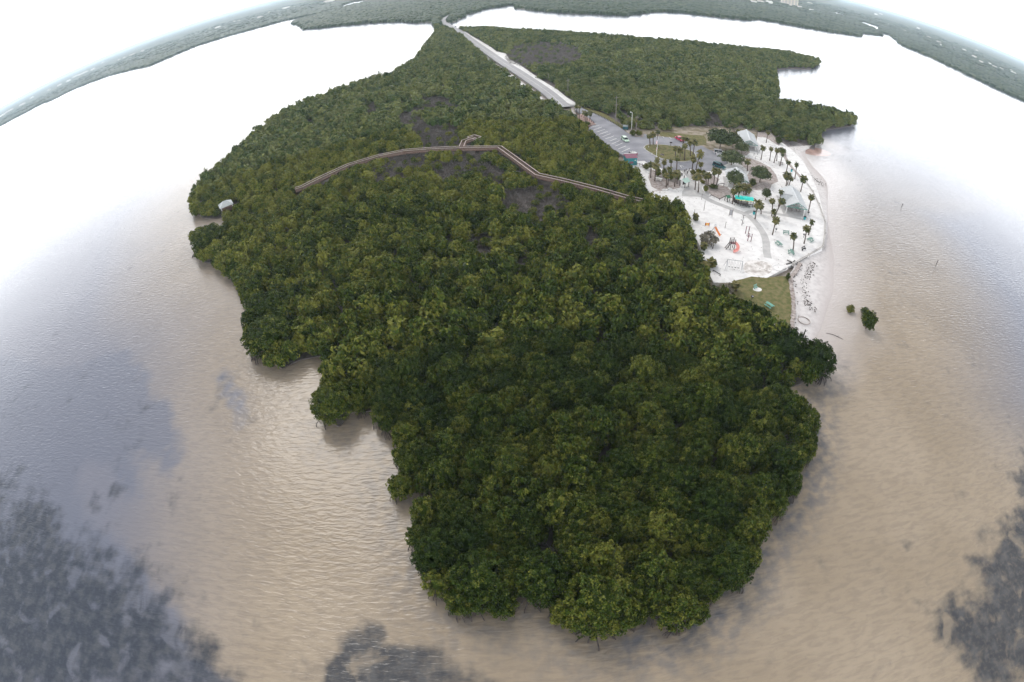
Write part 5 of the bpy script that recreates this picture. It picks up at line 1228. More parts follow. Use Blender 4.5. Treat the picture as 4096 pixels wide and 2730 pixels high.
def tarp_shelter():
    a, b = O['tarp_shelter']; rz = yaw(a, b); L = math.dist(a, b) + .2
    cx, cy = midp(a, b); t = thing('tarp_shelter', 'long shelter covered by a bright turquoise tarp with yellow edges', 'shelter', (cx - .1, cy + .6, 1.0), rz)
    n, k = 16, 6; vs, fs = [], []
    for j in range(k + 1):
        v = j / k
        for i in range(n + 1):
            u = i / n; z = 2.05 + .5 * math.sin(v * math.pi) ** .8 + .07 * math.sin(u * 17 + v * 3) + .05 * math.sin(u * 41)
            vs.append(((u - .5) * L, (v - .5) * 2.9, z))
    for j in range(k):
        for i in range(n): q0 = j * (n + 1) + i; fs.append((q0, q0 + 1, q0 + n + 2, q0 + n + 1))
    m = MB(); m.add(vs, fs, M['tarp']); m.build('tarp', t)
    e = MB()
    for i in range(n):
        e.bar(Vector(vs[i]) - Vector((0, .05, .02)), Vector(vs[i + 1]) - Vector((0, .05, .02)), .12, .12, M['tarp_edge'])
    e.bar(Vector(vs[4]) + Vector((0, 0, .04)), Vector(vs[4 + (n + 1) * 3]) + Vector((0, 0, .06)), .1, .04, M['tarp_edge'])
    e.build('tarp_hem', t)
    p0 = None
    for sx in (-.48, -.16, .16, .48):
        for sy in (-1.3, 1.3):
            if p0 is None: p0 = MB().box((0, 0, 1.0), (.14, .14, 2.05), M['dark_wood']).build('post', t); c = p0
            else: c = p0.copy(); COL.objects.link(c); c.parent = t
            c.location = (sx * L, sy, 0)
    MB().bar((-L * .48, -1.35, .85), (L * .48, -1.35, .85), .1, .18, M['dark_wood']).build('rail', t)
    MB().box((0, .3, .75), (L * .62, 1.0, .08), M['litter']).box((0, .3, .38), (L * .55, .7, .7), M['grey_wood']).build('counter', t)
    MB().box((-L * .33, .9, .75), (L * .28, .5, 1.5), M['dark_wood']).build('cabinet', t)
tarp_shelter()
def shed():
    x, y = O['shed'][0]; rz = R(4); t = thing('shed', 'teal wooden shed with a faded maroon roof at the parking corner', 'shed', (x - 1.9, y + 2.0, 1.0), rz)
    MB().box((0, 0, 1.3), (3.7, 3.4, 2.6), M['teal_wall']).build('wall', t)
    r = MB(); r.add([(-2.0, -1.9, 2.62), (2.0, -1.9, 2.62), (2.0, .3, 3.5), (-2.0, .3, 3.5), (2.0, 1.9, 2.62), (-2.0, 1.9, 2.62)], [(0, 1, 2, 3), (3, 2, 4, 5), (1, 4, 2), (0, 3, 5), (0, 5, 4, 1)], M['pink_roof']); r.bar((-2.02, .3, 3.52), (2.02, .3, 3.52), .2, .06, M['white_paint']); r.build('roof', t)
    MB().box((-.1, -1.74, 1.0), (1.3, .06, .7), M['pink_roof']).build('service_hatch', t)
    MB().box((1.25, -1.73, 1.75), (.45, .05, .22), M['white_paint']).build('notice', t)
    MB().box((1.25, -1.72, .95), (.75, .05, 1.25), M['teal_wall']).build('door', t)
    a, b = O['shed_rail']; t = thing('railing', 'white and brown railing beside the teal shed', 'railing', (*midp(a, b), 1.0), yaw(a, b))
    L = math.dist(a, b) + .3
    MB().bar((-L / 2, 0, 1.05), (L / 2, 0, 1.05), .3, .08, M['white_paint']).bar((-L / 2, 0, .55), (L / 2, 0, .55), .08, .1, M['maroon']).build('rail', t)
    for k, sx in enumerate((-L / 2, 0, L / 2)): MB().box((sx, 0, .52), (.12, .12, 1.05), M['maroon']).build('post', t)
shed()
def gazebo():
    x, y = -95.0, 152.6; t = thing('gazebo', 'small gazebo with a pale hipped roof among the far left mangroves', 'gazebo', (x, y, .4), R(35)); t.scale = (.82, .82, .88)
    r = MB(); s, ze, zr = 3.1, 3.0, 4.6
    r.add([(-s, -s, ze), (s, -s, ze), (s, s, ze), (-s, s, ze), (-.7, 0, zr), (.7, 0, zr)], [(0, 1, 5, 4), (1, 2, 5), (2, 3, 4, 5), (3, 0, 4), (3, 2, 1, 0)], material('grey_gazebo_roof', (.36, .38, .38), .5, var=.06))
    r.bar((-s, -s, ze + .02), (-.7, 0, zr + .03), .14, .05, M['roof']); r.bar((s, -s, ze + .02), (.7, 0, zr + .03), .14, .05, M['roof']); r.build('roof', t)
    p0 = None
    for a in (-2.5, 2.5):
        for b in (-2.5, 2.5):
            if p0 is None: p0 = MB().box((0, 0, 1.4), (.2, .2, 3.2), M['white_paint']).build('post', t); c = p0
            else: c = p0.copy(); COL.objects.link(c); c.parent = t
            c.location = (a, b, 0)
    MB().box((0, 0, .9), (5.6, 5.6, .15), M['wood']).build('deck', t)
    MB().bar((-2.6, -2.6, 1.8), (2.6, -2.6, 1.8), .14, .12, M['maroon']).bar((-2.6, -2.6, 1.8), (-2.6, 2.6, 1.8), .14, .12, M['maroon']).build('railing', t)
gazebo()

def post_row(pts, h, m, label, group, name='bollard', r=.1, z0=1.03):
    first = None
    for x, y in pts:
        if first is None:
            first = MB().tube([(0, 0, -.1), (0, 0, h - .05), (0, 0, h)], [r, r, r * .7], m, 8).build(name); o = first
        else: o = first.copy(); COL.objects.link(o)
        o.location = (x, y, z0); tag(o, label, 'bollard', group)
def spread(a, b, n): return [(a[0] + (b[0] - a[0]) * i / (n - 1), a[1] + (b[1] - a[1]) * i / (n - 1)) for i in range(n)]
post_row(spread(*O['bollards_up'], 19), .8, M['dark_wood'], 'dark wooden bollard in the row along the upper parking lot verge', 'bollards along the upper verge')
post_row(spread(*O['bollards_left'], 7), .8, M['maroon'], 'reddish bollard in the row round the palm clump at the lot entrance', 'bollards round the entrance palms')
post_row(O['plaza_posts'], .95, M['dark_wood'], 'dark wooden bollard at the plaza entrance', 'bollards at the plaza entrance', r=.13)
post_row(O['island_posts'], .6, M['white_paint'], 'short white marker post on the edge of the round grass island', 'white posts of the round grass island', 'marker_post', .08, 1.17)
post_row(O['bush_posts'], 1.0, M['dark_wood'], 'dark post at the forest edge left of the spiral slide', 'posts left of the spiral slide', r=.12)
post_row(O['beach_sign'] + O['planter_rail'], 1.1, M['dark_wood'], 'dark post by the walk from the far pavilion', 'posts by the far pavilion walk', r=.08)

def rail_line(name, label, pts, h, m):
    t = thing(name, label, 'railing', (*pts[0], 1.0)); x0, y0 = pts[0]
    b = MB()
    for p, q_ in zip(pts, pts[1:]): b.bar((p[0] - x0, p[1] - y0, h), (q_[0] - x0, q_[1] - y0, h), .16, .14, m)
    b.build('rail', t)
    for p in pts: MB().box((p[0] - x0, p[1] - y0, h / 2), (.16, .16, h + .1), m).build('post', t)
rail_line('split_rail', 'dark low timber rail around the bed above the curved path', O['split_rail'], .4, M['dark_wood'])
rail_line('split_rail', 'dark low timber rail running to the turquoise tarp shelter', O['split_rail2'], .4, M['dark_wood'])
rail_line('gate_rail', 'dark wooden hitching rail below the middle pavilion', O['gate_rail'], .9, M['dark_wood'])
rail_line('fence_rail', 'reddish handrail where the boardwalk reaches the sand', O['fence_rail'], .9, M['rail_wood'])
rail_line('beam', 'long black timber beam at the forest edge below the swing set', O['beam'], .35, M['black'])

# lamp post, poles, flag
def lamp_post():
    x, y = O['lamp_post'][0]; t = thing('lamp_post', 'pale lamp post with a white head standing in the kerb bed', 'lamp post', (x, y, 1.1))
    MB().tube([(0, 0, 0), (0, 0, 7.2)], [.11, .07], M['white_paint'], 8).build('pole', t)
    MB().tube([(0, 0, 7.1), (-.25, 0, 7.35), (-.5, 0, 7.35)], .05, M['white_paint'], 6).build('arm', t)
    MB().box((-.6, 0, 7.35), (.6, .32, .16), M['white_paint'], 0, .7).build('lamp_head', t)
lamp_post()
def utility_pole(x, y, h, lab, arm=True):
    t = thing('utility_pole', lab, 'pole', (x, y, .8), .3, 'wooden poles along the road')
    MB().tube([(0, 0, 0), (0, 0, h)], [.15, .10], M['grey_wood'], 8).build('pole', t)
    if arm: MB().box((0, 0, h - .7), (1.9, .12, .12), M['grey_wood']).build('crossarm', t)
up = O['utility_poles']; utility_pole(*up[0], 8.5, 'tall grey utility pole at the parking verge'); utility_pole(*up[1], 6.5, 'grey utility pole behind the lamp post bed')
for (x, y), lab, h in zip(O['road_poles'], ('utility pole among the trees right of the lower road', 'utility pole in the trees right of the parking entrance', 'short pale pole at the upper road shoulder', 'short pale pole below the upper one at the road shoulder', 'short pale pole in the middle of the road shoulder', 'pale pole far up by the lagoon'), (8.5, 8, 4, 4, 4.5, 5)): utility_pole(x, y, h, lab, h > 6)
def flag_mesh(t, name, w, h, z, kind):
    n, k = 13, 14 if kind == 'us' else 10; vs, fs = [], []; nm = 13 if kind == 'us' else 12
    a = -2.2
    for j in range(nm + 1):
        for i in range(k + 1):
            u = i / k; v = j / nm; dr = .45 * u * u
            vs.append((math.cos(a) * w * u * .9 + .06 * math.sin(u * 9) * math.sin(a), math.sin(a) * w * u * .9 - .08 * math.sin(u * 9), z - v * h - dr))
    mb = MB()
    for j in range(nm):
        for i in range(k):
            q0 = j * (k + 1) + i; u, v = (i + .5) / k, (j + .5) / nm
            if kind == 'us': m = M['flag_blue'] if (u < .42 and j < 7) else (M['flag_red'] if j % 2 == 0 else M['flag_white'])
            else: m = M['flag_red'] if (abs(u - v) < .11 or abs(u + v - 1) < .11) else M['flag_white']
            mb.add([vs[q0], vs[q0 + 1], vs[q0 + k + 2], vs[q0 + k + 1]], [(0, 1, 2, 3)], m)
    if kind == 'us':                                                    # stars as small raised squares
        for r_ in range(5):
            for c_ in range(6):
                u, v = .035 + c_ * .065, (r_ + .7) * 7 / 13 / 5.4
                x, y, zz = math.cos(a) * w * u * .9, math.sin(a) * w * u * .9 - .08 * math.sin(u * 9), z - v * h - .45 * u * u
                mb.box((x + .012, y - .012, zz), (.05, .03, .05), M['flag_white'])
    return mb.build(name, t)
def flagpole():
    x, y = O['flagpole'][0]; t = thing('flagpole', 'white flagpole at the near edge of the round grass island', 'flagpole', (x, y, 1.17))
    MB().tube([(0, 0, 0), (0, 0, 7.6)], [.08, .05], M['white_paint'], 8).build('pole', t)
    MB().tube([(0, 0, 7.58), (0, 0, 7.66), (0, 0, 7.78)], [.05, .1, .02], M['rim'], 8).build('finial', t)
    f = thing('national_flag', 'striped red and white flag with a blue canton on the flagpole', 'flag', (x, y, 1.17)); flag_mesh(f, 'cloth', 1.9, 1.2, 6.6, 'us')
    g = thing('state_flag', 'white flag with a red diagonal cross flying below the striped flag', 'flag', (x, y, 1.17)); flag_mesh(g, 'cloth', 1.0, 1.1, 3.9, 'x')
flagpole()
(px0, py0), (px1, py1) = O['plaque']; t = thing('stone_plaque', 'low grey slanted plaque lying on the round grass island', 'plaque', (*midp((px0, py0), (px1, py1)), 1.175), yaw((px0, py0), (px1, py1)))
MB().box((0, 0, .18), (1.3, .75, .36), M['grey_wood'], 0, .85).build('base', t); MB().box((0, 0, .4), (1.0, .5, .06), M['dark_wood']).build('plate', t)
x, y = O['park_sign'][0]; t = thing('park_sign', 'dark board sign on a post at the top of the round grass island', 'sign', (x, y, 1.1), -.2)
MB().box((0, 0, .7), (.14, .14, 1.4), M['dark_wood']).build('post', t); MB().box((0, -.02, 1.35), (.95, .1, .45), M['dark_wood']).build('board', t)
a, b = O['dumpster']; t = thing('dumpster', 'dark teal dumpster standing at the end of the bollard row', 'dumpster', (*midp(a, b), 1.05), yaw(a, b))
d = MB(); d.box((0, 0, .75), (2.0, 1.5, 1.2), M['dumpster']); d.box((0, -.78, .9), (1.9, .08, .12), M['dumpster']); d.build('bin', t)
MB().add([(-1.02, -.8, 1.38), (1.02, -.8, 1.38), (1.02, .8, 1.62), (-1.02, .8, 1.62), (-1.02, -.8, 1.33), (1.02, -.8, 1.33), (1.02, .8, 1.57), (-1.02, .8, 1.57)], [(0, 1, 2, 3), (7, 6, 5, 4), (0, 4, 5, 1), (1, 5, 6, 2), (2, 6, 7, 3), (3, 7, 4, 0)], material('grey_dumpster_lid', (.22, .25, .26), .6)).build('lid', t)
for sx in (-.8, .8): MB().box((sx, 0, .08), (.2, 1.2, .16), M['black']).build('skid', t)

# ------------------------------------------------------------------ playground
a, b = O['info_board']; t = thing('info_board', 'grey leaning panel on two posts beside the path', 'board', (*midp(a, b), 1.0), yaw(a, b)); w = math.dist(a, b)
for sx in (-w / 2, w / 2): MB().box((sx, 0, 1.2), (.14, .14, 2.4), M['grey_wood']).build('post', t)
MB().box((0, -.02, 1.25), (w - .16, .07, 1.7), M['steel']).build('panel', t)
x, y = O['tether_pole'][0]; t = thing('tether_ball_pole', 'dark tether ball pole with a crossarm and two hanging balls', 'pole', (x, y, 1.0), .3)
MB().tube([(0, 0, 0), (0, 0, 3.2)], [.1, .08], M['dark_wood'], 8).build('pole', t); MB().bar((-.7, 0, 3.3), (.7, 0, 2.9), .08, .1, M['grey_wood']).build('crossarm', t)
for sx, z in ((-.62, 1.75), (.55, .6)):
    bl = MB(); bl.tube([(sx, 0, z - .14), (sx, 0, z - .08), (sx, 0, z), (sx, 0, z + .08), (sx, 0, z + .14)], [.03, .12, .15, .12, .03], M['black'], 8); bl.tube([(sx, 0, z), (sx, 0, 3.0)], .015, M['black'], 4); bl.build('ball', t)
for (x, y), lab, h in zip(O['tall_poles'], ('tall thin net pole on the upper white sand', 'short pole standing alone in the middle of the playground sand', 'net pole at the forest edge of the upper sand', 'short dark pole where plaza and white sand meet'), (3.0, 1.9, 2.4, 1.9)):
    t = thing('net_pole', lab, 'pole', (x, y, 1.0)); MB().tube([(0, 0, 0), (0, 0, h)], [.09, .07], M['grey_wood'], 8).build('pole', t); MB().tube([(0, 0, h), (0, 0, h + .06)], [.1, .06], M['dark_wood'], 8).build('cap', t)
a, b = O['panel_sign']; t = thing('play_panel', 'orange play panel between two dark posts by the forest edge', 'play panel', (*midp(a, b), 1.0), yaw(a, b))
for sx in (-.6, .6): MB().box((sx, 0, .55), (.13, .13, 1.1), M['dark_wood']).build('post', t)
MB().box((0, 0, .62), (1.05, .06, .75), M['orange']).box((0, -.04, .62), (.5, .03, .4), M['tarp_edge']).build('panel', t)
def slide():
    a, b = O['slide']; t = thing('slide', 'straight orange slide with a grey ladder', 'slide', (*a, 1.0), yaw(a, b)); L = math.dist(a, b)
    c = MB(); n = 8; pts = [(.8 + (L - .8) * i / n, 1.75 * (1 - i / n) ** 1.15 + .22) for i in range(n + 1)]
    for p, q_ in zip(pts, pts[1:]):
        c.bar((p[0], 0, p[1]), (q_[0], 0, q_[1]), .55, .05, M['orange'])
        for s in (-.28, .28): c.bar((p[0], s, p[1] + .08), (q_[0], s, q_[1] + .08), .05, .2, M['orange'])
    c.build('chute', t)
    l = MB()
    for s in (-.3, .3):
        l.tube([(-.2, s, 0), (.7, s, 1.95), (.7, s, 2.7), (1.0, s, 2.7), (1.15, s, 1.9)], .04, M['steel'], 6); l.tube([(1.1, s, 0), (.8, s, 1.95)], .04, M['steel'], 6)
    for k in range(6): l.tube([(-.2 + .15 * k, -.3, .3 * k + .1), (-.2 + .15 * k, .3, .3 * k + .1)], .03, M['steel'], 6)
    l.tube([(.7, -.3, 2.7), (.7, .3, 2.7)], .04, M['steel'], 6)
    l.build('ladder', t)
slide()
def spiral():
    a, b = O['spiral_slide']; t = thing('spiral_slide', 'faded pink curved slide on a dark timber tower', 'slide', (*a, 1.0), 0)
    tw = MB()
    for sx in (-.1, 1.0):
        for sy in (-.45, .55): tw.box((sx, sy, 1.45), (.14, .14, 2.9), M['dark_wood'])
    tw.box((.45, .05, 1.7), (1.2, 1.1, .1), M['maroon']); tw.build('tower', t)
    g = MB()
    for z in (2.2, 2.55, 2.9):
        for p, q_ in (((-.1, -.45), (1.0, -.45)), ((1.0, .55), (-.1, .55)), ((-.1, .55), (-.1, -.45))): g.bar((*p, z), (*q_, z), .05, .07, M['grey_wood'])
    g.build('guard_rail', t)
    la = MB()
    for s in (-.35, .45): la.bar((-1.2, s, 0), (-.1, s, 1.75), .1, .12, M['dark_wood'])
    for k in range(5): la.bar((-1.0 + .2 * k, -.35, .3 + .33 * k), (-1.0 + .2 * k, .45, .3 + .33 * k), .08, .06, M['dark_wood'])
    la.build('ladder', t)
    s = MB(); n = 14; pr = []
    for i in range(n + 1):
        u = i / n; an = 1.1 - u * 3.1; pr.append((1.05 + 1.15 * math.cos(an) * .9 - .35, -.75 + 1.15 * math.sin(an), 1.7 - 1.5 * u))
    for p, q_ in zip(pr, pr[1:]):
        s.bar(p, q_, .7, .06, M['pink'])
        d = Vector(q_) - Vector(p); nrm = Vector((-d.y, d.x, 0)).normalized() * .36
        for sg in (-1, 1): s.bar(Vector(p) + nrm * sg + Vector((0, 0, .13)), Vector(q_) + nrm * sg + Vector((0, 0, .13)), .06, .3, M['pink'])
    s.build('chute', t)
spiral()
def chin():
    p = O['chin_bars']; x0, y0 = p[0]; t = thing('climbing_bars', 'row of maroon climbing bar posts with a ring wheel', 'climbing frame', (x0, y0, 1.0))
    rel = [(q_[0] - x0, q_[1] - y0) for q_ in p]; hs = (2.2, 2.3, 2.6, 2.3)
    p0 = None
    for (x, y), h in zip(rel, hs):
        if p0 is None: p0 = MB().box((0, 0, 1.15), (.15, .15, 2.3), M['maroon']).build('post', t); c = p0
        else: c = p0.copy(); COL.objects.link(c); c.parent = t
        c.location = (x, y, 0)
    for i, j, z in ((0, 1, 2.15), (2, 3, 2.15)): MB().tube([(*rel[i], z), (*rel[j], z)], .04, M['steel'], 6).build('bar', t)
    x, y = rel[2]; w = MB(); ring = [(x + .55 * math.cos(a), y + .55 * math.sin(a), 1.5) for a in np.linspace(0, math.tau, 15)]
    w.tube(ring, .05, M['maroon'], 6)
    for a in (0, 1.57): w.bar((x - .55 * math.cos(a), y - .55 * math.sin(a), 1.5), (x + .55 * math.cos(a), y + .55 * math.sin(a), 1.5), .06, .06, M['maroon'])
    w.build('ring_wheel', t)
chin()
def swings():
    p = O['swing_set']; x0, y0 = p[1]; x1, y1 = p[2]; rz = yaw(p[1], p[2]); L = 5.0
    cx, cy = sum(q_[0] for q_ in p) / 4, sum(q_[1] for q_ in p) / 4
    t = thing('swing_set', 'grey steel swing set with rounded corners on the lower sand', 'swing set', (cx, cy, 1.0), rz)
    hl = 1.75
    MB().tube([(-hl - .25, 0, 2.3), (-hl, 0, 2.5), (hl, 0, 2.5), (hl + .25, 0, 2.3)], .06, M['steel'], 8).build('top_bar', t)
    for sx in (-1, 1):
        for sy in (-1, 0, 1): MB().tube([(sx * (hl + .05), 0, 2.42), (sx * (hl + (.5 if sy else .0)), sy * 1.25 - (.0 if sy else 1.0), 0)], .05, M['steel'], 6).build('leg', t)
    for k in (-1.1, -.35, .4, 1.15):
        s = MB()
        for d_ in (-.22, .22): s.tube([(k + d_, 0, 2.46), (k + d_, .05, .55)], .02, M['steel'], 4)
        s.box((k, .05, .52), (.5, .2, .05), M['black']); s.build('swing_seat', t)
swings()
x, y = O['sand_ellipse'][0]
tag(MB().tube([(x + 2.1 * math.cos(a), y + 1.3 * math.sin(a), 1.03) for a in np.linspace(0, math.tau, 25)], .09, M['sand'], 6).build('sand_ring'), 'low oval ring heaped in white sand at the path end', 'sand ring')
x, y = O['sand_ring'][0]
tag(MB().tube([(x + 1.5 * math.cos(a), y + 1.3 * math.sin(a), .62 - .12 * math.cos(a)) for a in np.linspace(0, math.tau, 25)], .11, M['litter'], 6).build('seaweed_ring'), 'dark ring drawn with seaweed on the lower beach', 'sand ring')

# ------------------------------------------------------------------ seawall, driftwood, poles in the water
def seawall():
    ax = [tuple(p) for p in DATA['wall_axis']]; t = thing('seawall', 'low angular seawall holding the white sand above the beach', 'seawall')
    c = MB(); f = MB()
    L, Rr = ribbon_sides(ax, .5)
    for i in range(len(ax) - 1):
        a, b = ax[i], ax[i + 1]
        c.bar((*a, 1.1), (*b, 1.1), .5, .16, M['seawall']); 
        f.bar((*a, .45), (*b, .45), .36, 1.14, M['wall_face'])
    c.build('cap', t); f.build('face', t)
    for x, y in ax[1:-1] + [ax[-1]]: MB().box((x, y, .7), (.55, .55, 1.4), M['seawall']).build('corner_block', t)
seawall()
x, y = O['corner_post'][0]
t = thing('timber_stub', 'dark splayed timber stubs at the lower end of the seawall', 'timber', (x, y, 1.0))
for k, a in enumerate((.5, 2.4, 3.6)): MB().bar((0, 0, .1), (math.cos(a) * (1.0 + k * .8), math.sin(a) * (1 + k * .3), .45 - .15 * k), .2, .2, M['dark_wood']).build('stub', t)
for (x, y), lab, h in zip(O['stumps'], ('taller dark driftwood stump by the right headland', 'shorter dark driftwood stump by the right headland'), (3.2, 1.9)):
    t = thing('driftwood_stump', lab, 'driftwood', (x, y, .1)); MB().tube([(0, 0, -.2), (.1, .15, h * .5), (.3, .5, h)], [.24, .19, .1], M['dark_wood'], 8).build('trunk', t)
    b = MB()
    for k in range(4): b.tube([(.1 + .05 * k, .15 + .08 * k, h * (.4 + .15 * k)), (.1 + .6 * math.cos(k * 2.1), .2 + .5 * math.sin(k * 2.1), h * (.5 + .16 * k))], [.09, .03], M['dark_wood'], 6)
    b.build('branch_stub', t)
a, b = O['driftlog']; t = thing('sunken_log', 'thin bare log lying in the shallow water off the beach', 'driftwood', (*a, .04), yaw(a, b)); L = math.dist(a, b)
MB().tube([(0, 0, 0), (L * .35, .3, .03), (L * .7, .1, .02), (L, -.1, 0)], [.05, .09, .11, .06], M['grey_wood'], 6).build('trunk', t); MB().tube([(L * .6, .1, .03), (L * .75, .5, .12)], [.05, .02], M['grey_wood'], 5).build('branch', t)
for (x, y), lab, h in zip(O['channel_poles'], ('dark channel pole alone in the right water', 'small stake in the water further out'), (1.7, 1.0)):
    t = thing('water_stake', lab, 'pole', (x, y, 0)); MB().tube([(0, 0, -.3), (0, 0, h)], .1, M['dark_wood'], 7).build('pole', t); MB().box((0, 0, h + .1), (.35, .12, .3), M['dark_wood']).build('marker_board', t)
x, y = O['dead_branches'][0]; t = thing('fallen_branches', 'tangle of bare grey branches on the beach head beside the mangroves', 'driftwood', (x, y, .6)); q = random.Random(3)
for k in range(14):
    a = q.random() * 6.28; MB().tube([(q.uniform(-1.2, 1.2), q.uniform(-1.2, 1.2), 0), (math.cos(a) * 1.6, math.sin(a) * 1.6, .5 + q.random()), (math.cos(a) * 2.6, math.sin(a) * 2.6, .8 + q.random())], [.09, .06, .02], M['grey_wood'], 5).build('branch', t)
x, y = O['rubble_twigs'][0]; t = thing('fallen_branches', 'pale bare branches in the reddish opening of the tip forest', 'driftwood', (x, y, .3)); q = random.Random(4)
for k in range(12):
    a = q.random() * 6.28; MB().tube([(q.uniform(-1.5, 1.5), q.uniform(-1, 1), 0.2), (q.uniform(-1.5, 1.5) + math.cos(a), q.uniform(-1, 1) + math.sin(a), .6 + q.random() * .6)], [.06, .02], M['grey_wood'], 5).build('branch', t)
for k, (x, y) in enumerate(O['boulders']):
    q = np.random.default_rng(900 + k); V, F = cube_sphere(3); V = V * (.8 + .35 * q.random((len(V), 1))) * np.array([.55, .45, .38])
    # weld the seams by rounding
    key = {}; idx = []
    for v in cube_sphere(3)[0]:
        kk = tuple(np.round(v, 3)); idx.append(key.setdefault(kk, len(key)))
    first = {}
    for n_, i_ in enumerate(idx): first.setdefault(i_, n_)
    V = V[[first[i_] for i_ in range(len(key))]]; F = np.array(idx)[F]
    o = link_mesh('boulder', raw_mesh('boulder', V, F, M['sand'])); o.location = (x, y, 1.15)
    tag(o, 'pale boulder in the row at the boardwalk end of the sand', 'rock', 'pale boulders at the boardwalk end')

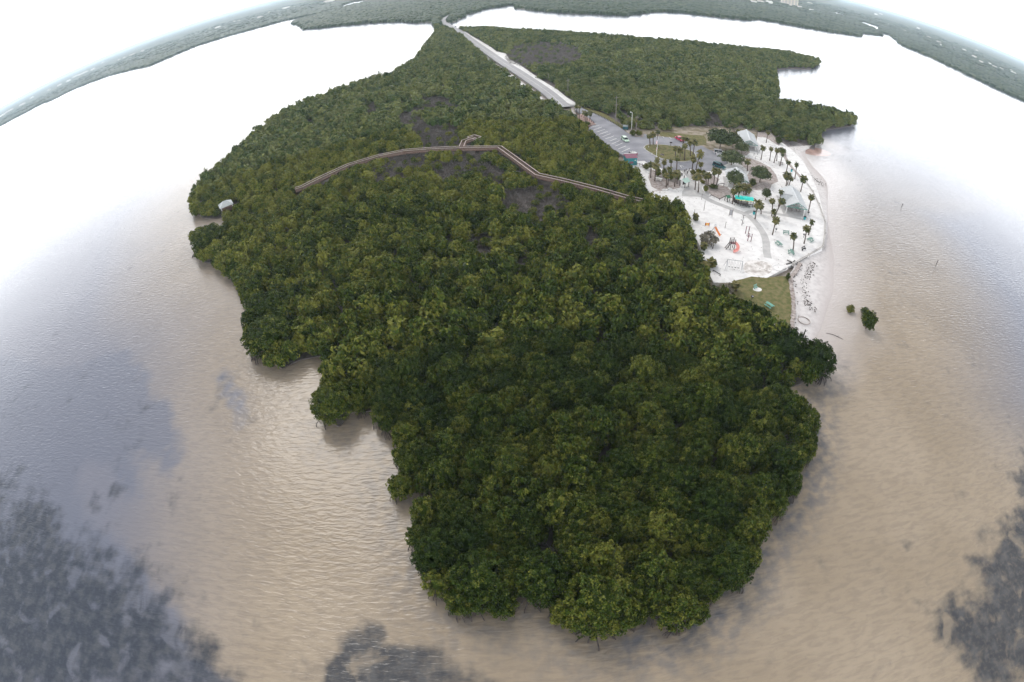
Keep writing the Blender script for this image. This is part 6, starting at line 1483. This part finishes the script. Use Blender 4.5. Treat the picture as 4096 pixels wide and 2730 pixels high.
# ------------------------------------------------------------------ vehicles
def vehicle(label, a, b, paint, kind='hatch', cat='car', z0=1.03, fix=None):
    x, y = midp(a, b); rz = yaw(a, b); L = {'hatch': 4.2, 'suv': 4.7, 'sedan': 4.5, 'pickup': 5.3, 'open': 4.6, 'van': 4.8}[kind]; Wd = 1.78; hw = Wd / 2
    t = thing('parked_car' if kind != 'pickup' else 'pickup_truck', label, cat, (x, y, z0), rz)
    f, r_ = L / 2, -L / 2
    bh = .92 if kind in ('suv', 'pickup', 'van') else .82
    prof = [(r_, .38), (r_ + .03, bh - .06), (r_ + .2, bh), (f - 1.15, bh), (f - .3, bh - .12), (f - .02, bh - .28), (f, .36), (f - .4, .28), (r_ + .4, .28)]
    vs = []
    for s in (-1, 1):
        for px_, pz in prof: vs.append((px_, s * hw * (.93 if pz > .7 else 1.0), pz))
    n = len(prof); fs = [tuple(range(n)), tuple(range(2 * n - 1, n - 1, -1))] + [(i, i + n, (i + 1) % n + n, (i + 1) % n) for i in range(n)]
    MB().add(vs, fs, paint).build('body', t)
    if kind == 'open':
        MB().box((-.3, 0, bh + .015), (1.9, 1.4, .03), M['black']).build('cockpit', t)
        for sx in (-.75, .1):
            for sy in (-.38, .38): MB().box((sx, sy, bh + .12), (.5, .5, .24), M['white_paint']).box((sx - .25, sy, bh + .35), (.14, .48, .5), M['white_paint']).build('seat', t)
        MB().add([(.95, -.72, bh), (.95, .72, bh), (.5, .62, bh + .5), (.5, -.62, bh + .5)], [(0, 1, 2, 3)], M['glass']).build('windscreen', t)
        MB().box((-1.75, 0, bh + .1), (.6, 1.45, .2), M['white_paint'], 0, .85).build('folded_top', t)
    else:
        c0, c1, rt = {'hatch': (r_ + .1, f - 1.0, 1.48), 'suv': (r_ + .08, f - 1.15, 1.72), 'sedan': (r_ + .75, f - 1.15, 1.42), 'pickup': (-.55, f - 1.35, 1.78), 'van': (r_ + .08, f - .8, 1.9)}[kind]
        lo = [(c0, bh - .01), (c1, bh - .01)]; hi = [(c0 + (.35 if kind in ('hatch', 'sedan') else .15), rt), (c1 - .75, rt)]
        g = []
        for s in (-1, 1): g += [(lo[0][0], s * hw * .92, lo[0][1]), (lo[1][0], s * hw * .92, lo[1][1]), (hi[1][0], s * hw * .74, hi[1][1] - .06), (hi[0][0], s * hw * .74, hi[0][1] - .06)]
        MB().add(g, [(0, 1, 2, 3), (7, 6, 5, 4), (1, 5, 6, 2), (4, 0, 3, 7)], M['glass']).build('windows', t)
        rf = MB(); rf.box(((hi[0][0] + hi[1][0]) / 2, 0, rt - .03), (hi[1][0] - hi[0][0] + .06, hw * 1.5, .07), paint, 0, .97)
        for s in (-1, 1):
            rf.bar((lo[1][0], s * hw * .925, lo[1][1]), (hi[1][0], s * hw * .745, hi[1][1] - .05), .07, .07, paint)
            rf.bar((lo[0][0], s * hw * .925, lo[0][1]), (hi[0][0], s * hw * .745, hi[0][1] - .05), .09, .09, paint)
            mx = (lo[0][0] + lo[1][0]) / 2; rf.bar((mx, s * hw * .925, bh), ((hi[0][0] + hi[1][0]) / 2, s * hw * .745, rt - .05), .08, .08, paint)
        rf.build('roof', t)
        if kind == 'pickup':
            bd = MB(); bd.box((-1.62, 0, bh + .004), (1.85, 1.4, .03), M['black'])
            for s in (-1, 1): bd.box((-1.62, s * .8, bh + .1), (2.0, .1, .22), paint)
            bd.box((r_ + .06, 0, bh + .1), (.1, 1.6, .22), paint); bd.build('cargo_bed', t)
    w0 = None
    for sx in (-L * .31, L * .31):
        for s in (-1, 1):
            w = MB().tube([(0, -.11, 0), (0, .11, 0)], .33, M['tyre'], 14).build('wheel', t); w.location = (sx, s * (hw - .06), .33)
            MB().tube([(0, -.02, 0), (0, .02, 0)], .2, M['rim'], 10).build('rim', w).location = (0, s * .105, 0)
    for s in (-1, 1):
        MB().box((f - .03, s * .62, .64), (.08, .34, .14), M['lamp_white']).build('headlight', t)
        MB().box((r_ + .0, s * .66, .7), (.07, .28, .16), M['lamp_red']).build('tail_light', t)
    return t
V_ = O
vehicle('pale green hatchback with a white roof driving past the parking bays', *V_['hatchback'], car_paint('pale_green_paint', (.50, .66, .52)), 'hatch')
vehicle('maroon open topped car parked beside the teal shed', *V_['convertible'], car_paint('maroon_paint', (.36, .16, .19)), 'open')
vehicle('red car in the upper parking bay under the palms', *V_['red_sedan'], car_paint('red_paint', (.50, .02, .07)), 'sedan')
vehicle('silver car in front of the broad oak', *V_['silver_suv'], car_paint('silver_paint', (.50, .50, .52)), 'suv')
vehicle('white pickup beside the silver car', *V_['white_pickup'], car_paint('white_paint_car', (.78, .79, .80)), 'pickup', 'truck')
vehicle('dark teal car half under the spreading tree', *V_['teal_car'], car_paint('dark_teal_paint', (.02, .09, .10)), 'suv')
vehicle('white van stopped at the far bend of the road', *V_['far_car'], car_paint('van_paint', (.8, .8, .8)), 'van', 'van', 1.06)
vehicle('second pale vehicle at the far bend, nearer the camera', *V_['far_car2'], car_paint('pale_paint', (.70, .70, .72)), 'van', 'van', 1.06)

# ------------------------------------------------------------------ air
def haze():
    mb = MB(); mb.box((0, 0, 39.5), (84000, 84000, 81.0), None)
    o = mb.build('haze'); o.data.materials.clear()
    m = bpy.data.materials.new('haze_air'); m.use_nodes = True; n, l = m.node_tree.nodes, m.node_tree.links; n.clear()
    v = n.new('ShaderNodeVolumePrincipled'); v.inputs['Color'].default_value = HAZE['color'] + (1,); v.inputs['Density'].default_value = HAZE['density']; v.inputs['Anisotropy'].default_value = .2
    out = n.new('ShaderNodeOutputMaterial'); l.new(v.outputs[0], out.inputs['Volume'])
    try: m.cycles.homogeneous_volume = True
    except Exception: pass
    o.data.materials.append(m); tag(o, 'thin pale haze over the bay', 'haze', kind='stuff')
HAZE = dict(color=(.76, .90, 1.0), density=1.15e-4)
haze()
